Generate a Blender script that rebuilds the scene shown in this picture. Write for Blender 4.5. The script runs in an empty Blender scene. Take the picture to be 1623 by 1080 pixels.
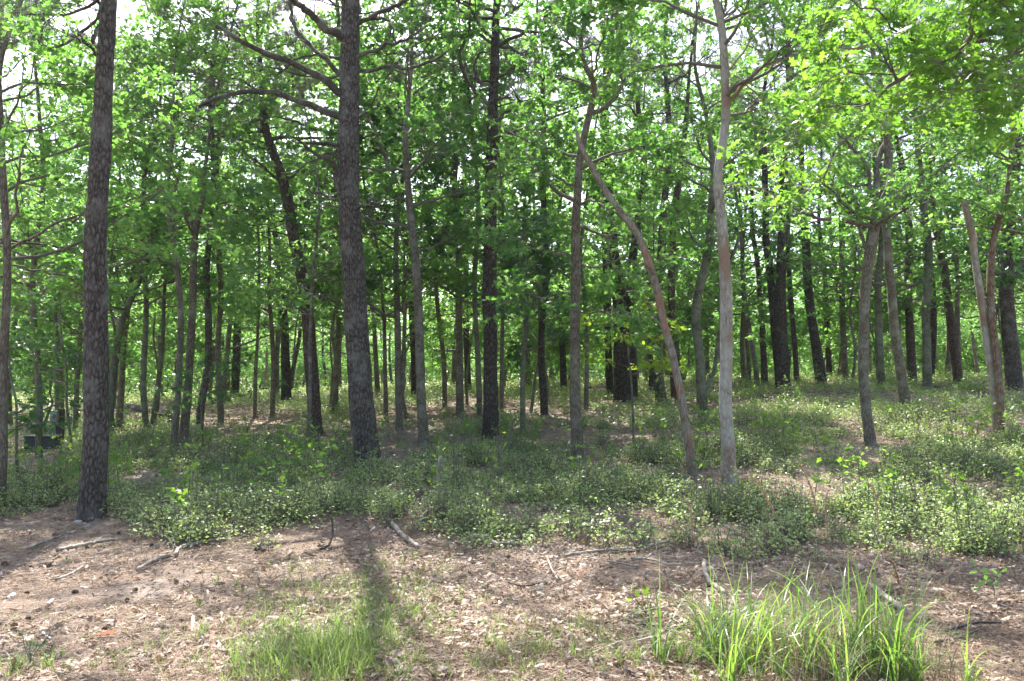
import bpy, math, random
import numpy as np
from mathutils import Vector

random.seed(7)
S = bpy.context.scene
COL = S.collection
RAD = math.radians
HAZE = 0.0003

# ------------------------------------------------------------------ camera
F = 1262.0            # focal length in photograph pixels (1623 wide)
HOR = 620.0           # horizon row
EYE = 1.6
PITCH = math.atan((HOR - 540.0) / F)
cam_d = bpy.data.cameras.new("camera")
cam_d.sensor_width = 36.0
cam_d.lens = 36.0 * F / 1623.0
cam_d.clip_end = 1000
cam = bpy.data.objects.new("camera", cam_d)
cam.location = (0, 0, EYE)
cam.rotation_euler = (math.pi / 2 + PITCH, 0, 0)
COL.objects.link(cam)
S.camera = cam

# ------------------------------------------------------------------ light
SUN_EL, SUN_AZ = 56.0, -13.5      # degrees; azimuth left of the view axis
W = bpy.data.worlds.new("World")
S.world = W
W.use_nodes = True
nt = W.node_tree
bg = nt.nodes["Background"]
sky = nt.nodes.new("ShaderNodeTexSky")
sky.sky_type = 'NISHITA'
sky.sun_disc = False
sky.sun_elevation = RAD(SUN_EL)
sky.sun_rotation = RAD(SUN_AZ)
sky.air_density = 1.0
sky.dust_density = 3.5
sky.ozone_density = 1.0
nt.links.new(sky.outputs[0], bg.inputs[0])
bg.inputs[1].default_value = 0.145
sd = bpy.data.lights.new("sun", 'SUN')
sd.energy = 5.0
sd.angle = RAD(0.55)
sd.color = (1.0, 0.95, 0.87)
sun = bpy.data.objects.new("sun", sd)
d = Vector((math.sin(RAD(SUN_AZ)) * math.cos(RAD(SUN_EL)), math.cos(RAD(SUN_AZ)) * math.cos(RAD(SUN_EL)), math.sin(RAD(SUN_EL))))
sun.rotation_euler = d.to_track_quat('Z', 'Y').to_euler()
sun.location = (0, 0, 40)
COL.objects.link(sun)
S.view_settings.view_transform = 'Standard'
S.view_settings.look = 'None'
S.view_settings.exposure = 1.82
S.view_settings.gamma = 1.0
S.view_settings.use_curve_mapping = False
S.cycles.max_bounces = 9
S.cycles.diffuse_bounces = 7
S.cycles.glossy_bounces = 2
S.cycles.transmission_bounces = 7
S.cycles.transparent_max_bounces = 4
S.cycles.use_denoising = True

# ------------------------------------------------------------------ helpers
def tag(o, label=None, cat=None, group=None, kind=None):
    if label: o["label"] = label
    if cat: o["category"] = cat
    if group: o["group"] = group
    if kind: o["kind"] = kind
    return o

def empty(name, loc, label=None, cat=None, group=None, rz=0.0):
    o = bpy.data.objects.new(name, None)
    o.empty_display_size = 0.1
    o.location = loc
    o.rotation_euler = (0, 0, rz)
    COL.objects.link(o)
    return tag(o, label, cat, group)

def nrm(a):
    return a / np.maximum(np.linalg.norm(a, axis=-1, keepdims=True), 1e-9)

def obj(name, V, faces, mat, parent=None, smooth=False, origin=None, tone=None, link=True):
    """faces: list of (F,k) index arrays"""
    me = bpy.data.meshes.new(name)
    V = np.asarray(V, dtype=np.float64).reshape(-1, 3)
    if origin is not None:
        V = V - np.asarray(origin, dtype=np.float64)
    if isinstance(faces, np.ndarray):
        faces = [faces]
    me.vertices.add(len(V))
    me.vertices.foreach_set("co", V.astype(np.float32).ravel())
    loops = np.concatenate([f.ravel() for f in faces]).astype(np.int32)
    tot = np.concatenate([np.full(len(f), f.shape[1]) for f in faces]).astype(np.int32)
    st = np.concatenate([[0], np.cumsum(tot)[:-1]]).astype(np.int32)
    me.loops.add(len(loops))
    me.loops.foreach_set("vertex_index", loops)
    me.polygons.add(len(tot))
    me.polygons.foreach_set("loop_start", st)
    me.polygons.foreach_set("loop_total", tot)
    me.polygons.foreach_set("use_smooth", np.full(len(tot), smooth))
    me.update(calc_edges=True)
    if tone is not None:
        at_ = me.attributes.new("tone", 'FLOAT', 'FACE')
        at_.data.foreach_set("value", np.asarray(tone, dtype=np.float32))
    me.materials.append(mat)
    o = bpy.data.objects.new(name, me)
    if link: COL.objects.link(o)
    if parent is not None:
        o.parent = parent
    elif origin is not None:
        o.location = origin
    return o

def at(x, y, D):
    """point of the place seen at photograph pixel x, y and at distance D along the ground"""
    a = PITCH
    u = (x - 811.5) / F
    v = -(y - 540.0) / F
    dx, dy, dz = u, math.cos(a) - v * math.sin(a), math.sin(a) + v * math.cos(a)
    s = D / dy
    return np.array([dx * s, D, EYE + dz * s])

# --- terrain ------------------------------------------------------
YT = np.array([0, 8, 10, 13, 16, 20, 25, 30, 36, 45, 60, 80, 130.])
UC = (np.array([-400, 50, 300, 811, 1400, 2000]) - 811.5) / F
ZT = np.array([
    [0, -.05, -.05, -.05, 0, .1, .2, .4, .6, .9, 1.3, 1.6, 1.8],
    [0, 0, 0, .02, .07, .18, .32, .46, .62, .9, 1.3, 1.6, 1.8],
    [0, .0, .08, .24, .44, .70, 1.0, 1.22, 1.32, 1.25, 1.2, 1.3, 1.5],
    [0, .0, .14, .36, .62, .98, 1.38, 1.68, 1.84, 1.7, 1.3, 1.1, 1.0],
    [0, .0, .12, .42, .78, 1.26, 1.76, 2.04, 2.1, 1.9, 1.4, 1.1, 1.0],
    [0, .0, .12, .42, .80, 1.3, 1.80, 2.1, 2.2, 2.1, 1.7, 1.4, 1.2]])

def _smooth_interp(Y):
    Y = np.clip(Y, 0, 129.9)
    i = np.clip(np.searchsorted(YT, Y, side='right') - 1, 0, len(YT) - 2)
    h = YT[i + 1] - YT[i]
    t = (Y - YT[i]) / h
    sl = np.zeros_like(ZT)
    sl[:, 1:-1] = (ZT[:, 2:] - ZT[:, :-2]) / (YT[2:] - YT[:-2])
    sl[:, 1] *= 0.6
    a, b, c, d_ = 2*t**3-3*t**2+1, t**3-2*t**2+t, -2*t**3+3*t**2, t**3-t**2
    return a*ZT[:, i] + b*h*sl[:, i] + c*ZT[:, i+1] + d_*h*sl[:, i+1]

def gz(X, Y):
    X = np.atleast_1d(np.asarray(X, float)); Y = np.atleast_1d(np.asarray(Y, float))
    u = np.clip(X / np.maximum(Y, 4.0), UC[0], UC[-1])
    col = _smooth_interp(Y)
    j = np.clip(np.searchsorted(UC, u, side='right') - 1, 0, len(UC) - 2)
    t = (u - UC[j]) / (UC[j + 1] - UC[j]); t = t * t * (3 - 2 * t)
    n = np.arange(len(u))
    z = col[j, n] * (1 - t) + col[j + 1, n] * t
    z = z + 0.025*np.sin(X*1.3+.4*Y)*np.sin(Y*1.1+1) + 0.012*np.sin(X*3.1+1.7)*np.sin(Y*2.9)*np.clip(Y/12,.4,1)
    z = z + 0.05*np.sin(X*.45+2)*np.sin(Y*.33+X*.1)*np.clip((Y-9)/8, 0, 1)
    return z
def g1(x, y): return float(gz(x, y)[0])

def ground_hit(px, py, dmin=3.0, dmax=60.0):
    Ds = np.linspace(dmin, dmax, 1200)
    P = np.array([at(px, py, D) for D in (dmin, dmax)])
    t = (Ds - dmin) / (dmax - dmin)
    X = P[0, 0] + (P[1, 0] - P[0, 0]) * t
    Z = P[0, 2] + (P[1, 2] - P[0, 2]) * t
    g = gz(X, Ds)
    k = np.argmax(Z <= g)
    if not (Z <= g).any(): k = len(Ds) // 2
    return np.array([X[k], Ds[k], g[k]])

def unproj(X, Y, Z):
    """photograph pixel of points, used only to lay out where plants grow"""
    a = PITCH
    dz = Z - EYE
    f = Y * math.cos(a) + dz * math.sin(a)
    v = -Y * math.sin(a) + dz * math.cos(a)
    return 811.5 + X / f * F, 540 - v / f * F

# value noise in numpy
_perm = np.random.RandomState(3).rand(256, 256)
def vnoise(x, y, seed=0):
    x = np.asarray(x, float) + seed * 17.3; y = np.asarray(y, float) + seed * 9.1
    xi, yi = np.floor(x).astype(int), np.floor(y).astype(int)
    fx, fy = x - xi, y - yi
    fx = fx*fx*(3-2*fx); fy = fy*fy*(3-2*fy)
    g = lambda i, j: _perm[i & 255, j & 255]
    return (g(xi, yi)*(1-fx)+g(xi+1, yi)*fx)*(1-fy)+(g(xi, yi+1)*(1-fx)+g(xi+1, yi+1)*fx)*fy
def fbm(x, y, seed=0, o=3):
    s, a, t = 0, .5, 0
    for k in range(o):
        s = s + a*vnoise(np.asarray(x)*2**k, np.asarray(y)*2**k, seed+k); t += a; a *= .5
    return s / t

# ------------------------------------------------------------------ materials
def newmat(name):
    m = bpy.data.materials.new(name); m.use_nodes = True
    n = m.node_tree.nodes; n.clear()
    return m, n, m.node_tree.links

def ramp(n, stops):
    r = n.new("ShaderNodeValToRGB")
    e = r.color_ramp.elements
    while len(e) < len(stops): e.new(0.5)
    for k, (p, c) in enumerate(stops):
        e[k].position = p; e[k].color = (*c, 1)
    return r

def leaf_mat(name, c0, c1, t0, t1, rough=0.42, fac=0.5, spec=0.5):
    m, n, l = newmat(name)
    out = n.new("ShaderNodeOutputMaterial"); mix = n.new("ShaderNodeMixShader")
    p = n.new("ShaderNodeBsdfPrincipled"); tr = n.new("ShaderNodeBsdfTranslucent")
    a = n.new("ShaderNodeAttribute"); a.attribute_name = "tone"
    oi = n.new("ShaderNodeObjectInfo")
    ad = n.new("ShaderNodeMath"); ad.operation = 'MULTIPLY_ADD'
    l.new(oi.outputs["Random"], ad.inputs[0]); ad.inputs[1].default_value = 0.5
    sub = n.new("ShaderNodeMath"); sub.operation = 'MULTIPLY'; sub.inputs[1].default_value = 0.6
    l.new(a.outputs["Fac"], sub.inputs[0]); l.new(sub.outputs[0], ad.inputs[2])
    r1 = ramp(n, [(0, c0), (1, c1)]); r2 = ramp(n, [(0, t0), (1, t1)])
    l.new(ad.outputs[0], r1.inputs[0]); l.new(ad.outputs[0], r2.inputs[0])
    l.new(r1.outputs[0], p.inputs["Base Color"]); l.new(r2.outputs[0], tr.inputs[0])
    p.inputs["Roughness"].default_value = rough
    p.inputs["Specular IOR Level"].default_value = spec
    mix.inputs[0].default_value = fac
    l.new(p.outputs[0], mix.inputs[1]); l.new(tr.outputs[0], mix.inputs[2]); l.new(mix.outputs[0], out.inputs[0])
    return m

def bark_mat(name, furrow, mid, plate, lichen, lich=0.25, sx=28, sz=5, bump=0.02, patch=None):
    m, n, l = newmat(name)
    out = n.new("ShaderNodeOutputMaterial"); p = n.new("ShaderNodeBsdfPrincipled")
    tc = n.new("ShaderNodeTexCoord"); mp = n.new("ShaderNodeMapping")
    mp.inputs["Scale"].default_value = (sx, sx, sz)
    l.new(tc.outputs["Object"], mp.inputs[0])
    nw = n.new("ShaderNodeTexNoise"); nw.inputs["Scale"].default_value = 1.2; nw.inputs["Detail"].default_value = 3
    l.new(mp.outputs[0], nw.inputs["Vector"])
    mw = n.new("ShaderNodeVectorMath"); mw.operation = 'SCALE'; mw.inputs["Scale"].default_value = 0.9
    l.new(nw.outputs["Color"], mw.inputs[0])
    av = n.new("ShaderNodeVectorMath"); l.new(mp.outputs[0], av.inputs[0]); l.new(mw.outputs[0], av.inputs[1])
    vo = n.new("ShaderNodeTexVoronoi"); vo.feature = 'DISTANCE_TO_EDGE'; vo.inputs["Scale"].default_value = 1.0
    l.new(av.outputs[0], vo.inputs["Vector"])
    no = n.new("ShaderNodeTexNoise"); no.inputs["Scale"].default_value = 3.0; no.inputs["Detail"].default_value = 6; no.inputs["Roughness"].default_value = .7
    l.new(mp.outputs[0], no.inputs["Vector"])
    add = n.new("ShaderNodeMath"); add.operation = 'MULTIPLY_ADD'
    l.new(vo.outputs["Distance"], add.inputs[0]); add.inputs[1].default_value = 1.1
    sc = n.new("ShaderNodeMath"); sc.operation = 'MULTIPLY'; sc.inputs[1].default_value = 0.75
    l.new(no.outputs["Fac"], sc.inputs[0]); l.new(sc.outputs[0], add.inputs[2])
    r = ramp(n, [(0.30, furrow), (0.46, mid), (0.80, plate)])
    l.new(add.outputs[0], r.inputs[0])
    big = n.new("ShaderNodeTexNoise"); big.inputs["Scale"].default_value = 3.2; big.inputs["Detail"].default_value = 7; big.inputs["Roughness"].default_value = .65
    l.new(tc.outputs["Object"], big.inputs["Vector"])
    rl = ramp(n, [(0.60 - lich*.35, (0, 0, 0)), (0.74 - lich*.25, (1, 1, 1))])
    l.new(big.outputs["Fac"], rl.inputs[0])
    mx = n.new("ShaderNodeMixRGB"); mx.inputs[2].default_value = (*lichen, 1)
    ml = n.new("ShaderNodeMath"); ml.operation = 'MULTIPLY'; ml.inputs[1].default_value = 0.6
    l.new(rl.outputs[0], ml.inputs[0]); l.new(ml.outputs[0], mx.inputs[0]); l.new(r.outputs[0], mx.inputs[1])
    last = mx
    if patch:
        b2 = n.new("ShaderNodeTexNoise"); b2.inputs["Scale"].default_value = 1.7; b2.inputs["Detail"].default_value = 4
        mp2 = n.new("ShaderNodeMapping"); mp2.inputs["Location"].default_value = (7, 3, 1); mp2.inputs["Scale"].default_value = (1.5, 1.5, .7)
        l.new(tc.outputs["Object"], mp2.inputs[0]); l.new(mp2.outputs[0], b2.inputs["Vector"])
        r3 = ramp(n, [(0.5, (0, 0, 0)), (0.62, (.8, .8, .8))]); l.new(b2.outputs["Fac"], r3.inputs[0])
        m3 = n.new("ShaderNodeMixRGB"); m3.inputs[2].default_value = (*patch, 1)
        l.new(r3.outputs[0], m3.inputs[0]); l.new(last.outputs[0], m3.inputs[1]); last = m3
    l.new(last.outputs[0], p.inputs["Base Color"])
    p.inputs["Roughness"].default_value = 0.9
    p.inputs["Specular IOR Level"].default_value = 0.2
    bp = n.new("ShaderNodeBump"); bp.inputs["Distance"].default_value = bump; bp.inputs["Strength"].default_value = 1.0
    l.new(add.outputs[0], bp.inputs["Height"]); l.new(bp.outputs[0], p.inputs["Normal"])
    l.new(p.outputs[0], out.inputs[0])
    return m

def plain_mat(name, a, b, scale=20, rough=0.85, bump=0.004, detail=5, stretch=(1, 1, 1), metal=0):
    m, n, l = newmat(name)
    out = n.new("ShaderNodeOutputMaterial"); p = n.new("ShaderNodeBsdfPrincipled")
    tc = n.new("ShaderNodeTexCoord"); mp = n.new("ShaderNodeMapping"); mp.inputs["Scale"].default_value = stretch
    no = n.new("ShaderNodeTexNoise"); no.inputs["Scale"].default_value = scale; no.inputs["Detail"].default_value = detail; no.inputs["Roughness"].default_value = .65
    l.new(tc.outputs["Object"], mp.inputs[0]); l.new(mp.outputs[0], no.inputs["Vector"])
    r = ramp(n, [(0.3, a), (0.7, b)]); l.new(no.outputs["Fac"], r.inputs[0]); l.new(r.outputs[0], p.inputs["Base Color"])
    p.inputs["Roughness"].default_value = rough; p.inputs["Metallic"].default_value = metal
    bp = n.new("ShaderNodeBump"); bp.inputs["Distance"].default_value = bump
    l.new(no.outputs["Fac"], bp.inputs["Height"]); l.new(bp.outputs[0], p.inputs["Normal"])
    l.new(p.outputs[0], out.inputs[0])
    return m

M = {}
M['pine'] = bark_mat("pine_bark", (.016, .013, .011), (.078, .064, .053), (.19, .162, .137), (.25, .24, .21), .3, 24, 8.5, .05)
M['pine_dark'] = bark_mat("pine_bark_dark", (.011, .009, .008), (.052, .042, .035), (.125, .104, .088), (.17, .16, .14), .15, 22, 8, .05)
M['pine_red'] = bark_mat("pine_bark_reddish", (.015, .011, .009), (.078, .055, .043), (.17, .128, .104), (.2, .19, .17), .1, 26, 9, .03)
M['oak'] = bark_mat("oak_bark", (.028, .023, .016), (.12, .102, .075), (.215, .19, .145), (.30, .30, .25), .35, 40, 9, .012)
M['oak_green'] = bark_mat("oak_bark_mossy", (.025, .024, .015), (.09, .088, .055), (.165, .16, .11), (.23, .25, .18), .5, 38, 8, .012)
M['oak_pale'] = bark_mat("oak_bark_pale", (.09, .075, .056), (.22, .19, .15), (.34, .305, .25), (.42, .41, .36), .6, 22, 7, .006, patch=(.22, .14, .09))
M['oak_brown'] = bark_mat("oak_bark_brown", (.028, .022, .015), (.115, .094, .068), (.21, .175, .13), (.25, .25, .2), .3, 36, 8, .014)
M['dead'] = bark_mat("dead_bark", (.05, .038, .027), (.17, .138, .10), (.29, .245, .19), (.34, .325, .28), .4, 30, 4, .012, patch=(.30, .13, .08))
M['red'] = bark_mat("reddish_bark", (.04, .025, .018), (.15, .095, .065), (.26, .18, .13), (.3, .29, .25), .3, 34, 6, .012)
M['limb'] = bark_mat("limb_bark", (.014, .012, .01), (.06, .05, .042), (.125, .108, .092), (.26, .26, .23), .3, 40, 40, .01)
M['twig'] = plain_mat("twig_bark", (.07, .055, .042), (.17, .145, .12), 30)
M['grey_wood'] = plain_mat("weathered_wood", (.11, .092, .074), (.38, .335, .28), 14, stretch=(1, 1, 1), bump=.01)
M['white_wood'] = plain_mat("bleached_wood", (.4, .37, .33), (.75, .72, .67), 20)
M['dark_wood'] = plain_mat("dark_wood", (.025, .02, .017), (.09, .07, .058), 30, bump=.01)
M['cone'] = plain_mat("cone_scales", (.05, .035, .025), (.17, .12, .085), 60)
M['stone'] = plain_mat("pale_stone", (.3, .28, .26), (.6, .57, .54), 25)
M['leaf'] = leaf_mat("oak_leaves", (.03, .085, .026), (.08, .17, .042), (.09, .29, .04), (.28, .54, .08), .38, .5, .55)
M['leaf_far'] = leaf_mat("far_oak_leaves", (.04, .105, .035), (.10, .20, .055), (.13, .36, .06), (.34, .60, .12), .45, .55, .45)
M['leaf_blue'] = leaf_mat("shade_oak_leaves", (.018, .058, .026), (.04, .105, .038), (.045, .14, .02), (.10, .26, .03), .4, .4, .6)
M['leaf_lime'] = leaf_mat("lime_oak_leaves", (.05, .11, .018), (.1, .18, .02), (.24, .42, .02), (.42, .60, .04), .4, .55, .5)
M['needle'] = leaf_mat("pine_needles", (.09, .12, .075), (.23, .26, .19), (.08, .12, .05), (.2, .25, .12), .5, .3, .4)
M['shrub'] = leaf_mat("huckleberry_leaves", (.06, .125, .035), (.32, .41, .17), (.17, .32, .05), (.50, .62, .18), .42, .4, .5)
M['sprout'] = leaf_mat("sprout_leaves", (.05, .12, .03), (.12, .22, .05), (.14, .32, .03), (.36, .56, .07), .45, .5, .4)
M['leaf_near'] = leaf_mat("overhang_leaves", (.024, .075, .016), (.065, .145, .026), (.09, .28, .02), (.30, .56, .05), .42, .5, .4)
M['grass'] = leaf_mat("grass_blades", (.06, .11, .03), (.17, .23, .08), (.11, .21, .035), (.30, .41, .10), .4, .5, .45)
M['tall_grass'] = leaf_mat("tussock_blades", (.07, .14, .04), (.19, .28, .12), (.12, .27, .025), (.34, .52, .07), .35, .5, .5)
M['dry'] = leaf_mat("dry_stems", (.16, .105, .065), (.42, .335, .24), (.15, .09, .05), (.35, .26, .17), .6, .3, .3)
M['litter'] = leaf_mat("leaf_litter", (.06, .034, .022), (.58, .47, .375), (.12, .05, .02), (.3, .2, .12), .6, .2, .35)
M['needle_litter'] = leaf_mat("needle_litter", (.12, .07, .042), (.46, .34, .245), (.1, .05, .03), (.2, .12, .08), .6, .1, .3)
M['rust_leaf'] = leaf_mat("rust_leaf", (.3, .09, .03), (.4, .14, .05), (.3, .1, .03), (.4, .16, .05), .6, .3, .3)

# ------------------------------------------------------------------ ground
def ground_mat():
    m, n, l = newmat("forest_floor")
    out = n.new("ShaderNodeOutputMaterial"); p = n.new("ShaderNodeBsdfPrincipled")
    tc = n.new("ShaderNodeTexCoord")
    def noise(s, d=6, r=.65, st=None):
        x = n.new("ShaderNodeTexNoise"); x.inputs["Scale"].default_value = s; x.inputs["Detail"].default_value = d; x.inputs["Roughness"].default_value = r
        if st:
            mp = n.new("ShaderNodeMapping"); mp.inputs["Scale"].default_value = st; mp.inputs["Rotation"].default_value = (0, 0, .5)
            l.new(tc.outputs["Object"], mp.inputs[0]); l.new(mp.outputs[0], x.inputs["Vector"])
        else: l.new(tc.outputs["Object"], x.inputs["Vector"])
        return x
    fine = noise(55, 8, .75); mid = noise(4, 6, .7); big = noise(.55, 5, .6)
    r1 = ramp(n, [(.25, (.032, .022, .016)), (.42, (.115, .08, .056)), (.56, (.25, .18, .135)), (.74, (.52, .42, .335))])
    l.new(fine.outputs["Fac"], r1.inputs[0])
    r2 = ramp(n, [(.35, (.10, .074, .054)), (.62, (.32, .255, .205))])
    l.new(mid.outputs["Fac"], r2.inputs[0])
    mx = n.new("ShaderNodeMixRGB"); mx.inputs[0].default_value = .45
    l.new(r1.outputs[0], mx.inputs[1]); l.new(r2.outputs[0], mx.inputs[2])
    # pale sandy patches with a shape of their own
    r3 = ramp(n, [(.52, (0, 0, 0)), (.66, (.6, .6, .6))]); l.new(big.outputs["Fac"], r3.inputs[0])
    m2 = n.new("ShaderNodeMixRGB"); m2.inputs[2].default_value = (.36, .30, .255, 1)
    l.new(r3.outputs[0], m2.inputs[0]); l.new(mx.outputs[0], m2.inputs[1])
    l.new(m2.outputs[0], p.inputs["Base Color"])
    p.inputs["Roughness"].default_value = .95; p.inputs["Specular IOR Level"].default_value = .15
    bp = n.new("ShaderNodeBump"); bp.inputs["Distance"].default_value = .025
    l.new(fine.outputs["Fac"], bp.inputs["Height"]); l.new(bp.outputs[0], p.inputs["Normal"])
    l.new(p.outputs[0], out.inputs[0])
    return m
def ground():
    t = np.linspace(-1, 1, 361)
    xs = np.sinh(t * 3.2) / np.sinh(3.2) * 260
    s = np.linspace(0, 1, 420)
    ys = -25 + (np.expm1(s * 3.3) / np.expm1(3.3)) * 330
    X, Y = np.meshgrid(xs, ys)
    Z = gz(X.ravel(), np.clip(Y.ravel(), -50, 300)).reshape(X.shape)
    near = (Y < 16) & (np.abs(X) < 14)
    Z = Z + near * (fbm(X*2.2, Y*2.2, 5) - .5) * .05
    V = np.stack([X, Y, Z], -1).reshape(-1, 3)
    nx, ny = len(xs), len(ys)
    i = np.arange(nx - 1)[None, :] + np.arange(ny - 1)[:, None] * nx
    Fc = np.stack([i, i + 1, i + nx + 1, i + nx], -1).reshape(-1, 4)
    o = obj("ground", V, Fc, ground_mat(), smooth=True)
    tag(o, kind="structure")
ground()

# ------------------------------------------------------------------ tubes
def tubes(P, R, k=5):
    """P (T,n,3) R (T,n) -> verts, quads (+ tip closing)"""
    T, n, _ = P.shape
    tan = np.zeros_like(P)
    tan[:, 1:-1] = P[:, 2:] - P[:, :-2]; tan[:, 0] = P[:, 1] - P[:, 0]; tan[:, -1] = P[:, -1] - P[:, -2]
    tan = nrm(tan)
    mt = nrm(P[:, -1] - P[:, 0])
    ref = np.where(np.abs(mt[:, 2:3]) > .8, np.array([[0, 1., 0]]), np.array([[0, 0, 1.]]))[:, None, :]
    e1 = nrm(np.cross(tan, ref)); e2 = np.cross(tan, e1)
    a = np.arange(k) / k * 2 * np.pi
    V = P[:, :, None, :] + R[:, :, None, None] * (np.cos(a)[None, None, :, None] * e1[:, :, None, :] + np.sin(a)[None, None, :, None] * e2[:, :, None, :])
    V = V.reshape(-1, 3)
    b = (np.arange(T) * n * k)[:, None, None] + (np.arange(n - 1) * k)[None, :, None]
    j = np.arange(k)[None, None, :]
    j2 = (j + 1) % k
    Fc = np.stack([b + j, b + j2, b + k + j2, b + k + j], -1).reshape(-1, 4)
    return V, Fc

def catmull(pts, per):
    P = np.vstack([2*pts[0]-pts[1], pts, 2*pts[-1]-pts[-2]])
    out = []
    for i in range(1, len(P) - 2):
        t = np.linspace(0, 1, per, endpoint=False)[:, None]
        p0, p1, p2, p3 = P[i-1], P[i], P[i+1], P[i+2]
        out.append(.5*((2*p1)+(-p0+p2)*t+(2*p0-5*p1+4*p2-p3)*t**2+(-p0+3*p1-3*p2+p3)*t**3))
    out.append(P[-2][None, :])
    return np.vstack(out)

def resample(path, n):
    s = np.concatenate([[0], np.cumsum(np.linalg.norm(np.diff(path[:, :3], axis=0), axis=1))])
    q = np.linspace(0, s[-1], n)
    return np.stack([np.interp(q, s, path[:, c]) for c in range(path.shape[1])], -1)

def trunk_mesh(path4, step, k, rough, rng, flare=.45, furrows=9, closed_top=True, wander=0.0):
    """path4: points + radius, smooth path"""
    L = np.sum(np.linalg.norm(np.diff(path4[:, :3], axis=0), axis=1))
    n = max(8, int(L / step))
    Q = resample(path4, n)
    P, R = Q[:, :3].copy(), Q[:, 3]
    s = np.linspace(0, L, n)
    if wander:
        ph = rng.uniform(0, 6, 6)
        w = R * wander
        P[:, 0] += w*(np.sin(s*1.9+ph[0])+.6*np.sin(s*4.3+ph[1]))
        P[:, 1] += w*(np.sin(s*1.6+ph[2])+.6*np.sin(s*3.9+ph[3]))
    fl = 1 + flare * np.exp(-s / .22)
    V, Fc = tubes(P[None], (R*fl)[None], k)
    V = V.reshape(n, k, 3)
    a = np.arange(k) / k * 2 * np.pi
    A, SS = np.meshgrid(a, s)
    sd_ = rng.randint(0, 60)
    # circumference noise, periodic through cos/sin lookups
    nz = vnoise(np.cos(A)*furrows*.5+30, SS*3.2+np.sin(A)*furrows*.5, sd_) - .5
    nz2 = vnoise(np.cos(A)*1.2+9, SS*1.4+np.sin(A)*1.2, sd_+3) - .5
    root = np.exp(-SS/.13)*.16*np.cos(A*3+sd_)
    nzf = vnoise(A/(2*np.pi)*np.maximum(8, k//2)*1.0, SS*9, sd_+7) - .5
    disp = (R[:, None] * (rough*nz*2 + rough*nzf*(1 if k > 18 else 0)*1.3 + .13*nz2 + root))[..., None]
    C = P[:, None, :]
    V = V + nrm(V - C) * disp
    faces = [Fc]
    V = V.reshape(-1, 3)
    if closed_top:
        faces.append((np.arange(k) + (n-1)*k)[None, :])
    return V, faces, P, R

def children(P, R, n, rng, tmin=.25, L=1.0, spread=55, up=.2, m=5, zfl=.6, rscale=.55, bend=.25, grow_end=True):
    N, mi, _ = P.shape
    t = np.sort(rng.uniform(tmin, 1, (N, n)), axis=1)
    if grow_end: t[:, -1] = 1.0
    f = t * (mi - 1); i = np.clip(np.floor(f).astype(int), 0, mi - 2); w = f - i
    ar = np.arange(N)[:, None]
    p = P[ar, i]*(1-w[..., None]) + P[ar, i+1]*w[..., None]
    r = R[ar, i]*(1-w) + R[ar, i+1]*w
    tg = nrm(P[ar, i+1] - P[ar, i])
    rv = rng.normal(size=(N, n, 3)); rv[..., 2] *= zfl
    perp = nrm(rv - (rv*tg).sum(-1, keepdims=True)*tg)
    ang = np.radians(spread * rng.uniform(.6, 1.2, (N, n)))
    if grow_end: ang[:, -1] *= .35
    dr = tg*np.cos(ang)[..., None] + perp*np.sin(ang)[..., None]
    dr[..., 2] = dr[..., 2]*(.5+.5*zfl) + up
    dr = nrm(dr)
    ln = L * (1 - .45*t) * rng.uniform(.6, 1.25, (N, n))
    s = np.linspace(0, 1, m)[None, None, :, None]
    bd = rng.normal(size=(N, n, 1, 3)) * bend
    bd[..., 2] += .12
    Q = p[:, :, None, :] + (dr[:, :, None, :]*s + bd*s**2) * ln[..., None, None]
    # small kinks
    Q[:, :, 1:] += rng.normal(size=(N, n, m-1, 3)) * (ln[..., None, None]*.035)
    rr = np.minimum(r*rscale, ln*.03)[..., None] * (1 - .75*np.linspace(0, 1, m))[None, None, :]
    rr = np.maximum(rr, .0025)
    return Q.reshape(N*n, m, 3), rr.reshape(N*n, m)

LEAF4 = np.array([[0, 0, 0], [.45, .33, -.04], [1, 0, -.1], [.45, -.33, -.04]])
_h = [(.3, .2), (.40, .11), (.62, .34), (.8, .13)]
LEAF8 = np.array([[0, 0, 0]] + [[x, y, -.05] for x, y in _h] + [[1, 0, -.12]] + [[x, -y, -.05] for x, y in _h[::-1]])
_h = [(.16, .05), (.30, .22), (.38, .09), (.54, .35), (.62, .12), (.82, .26), (.84, .09)]
LEAF16 = np.array([1, .78, 1])*np.array([[0, 0, 0]] + [[x, y, -.3*y*y-.1*x*x] for x, y in _h] + [[1, 0, -.12]] + [[x, -y, -.3*y*y-.1*x*x] for x, y in _h[::-1]])
BLADE = np.array([[0, .5, 0], [0, -.5, 0], [1, 0, 0]])

def place(tmpl, P, D, N, size, width=None):
    """instances of a template polygon: along D, normal N"""
    B = nrm(np.cross(N, D)); N = np.cross(D, B)
    sx = np.asarray(size)[:, None, None]
    sy = sx if width is None else np.asarray(width)[:, None, None]
    V = P[:, None, :] + sx*tmpl[None, :, 0:1]*D[:, None, :] + sy*tmpl[None, :, 1:2]*B[:, None, :] + sx*tmpl[None, :, 2:3]*N[:, None, :]
    k = len(tmpl); n = len(P)
    return V.reshape(-1, 3), np.arange(n*k).reshape(n, k)

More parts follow.
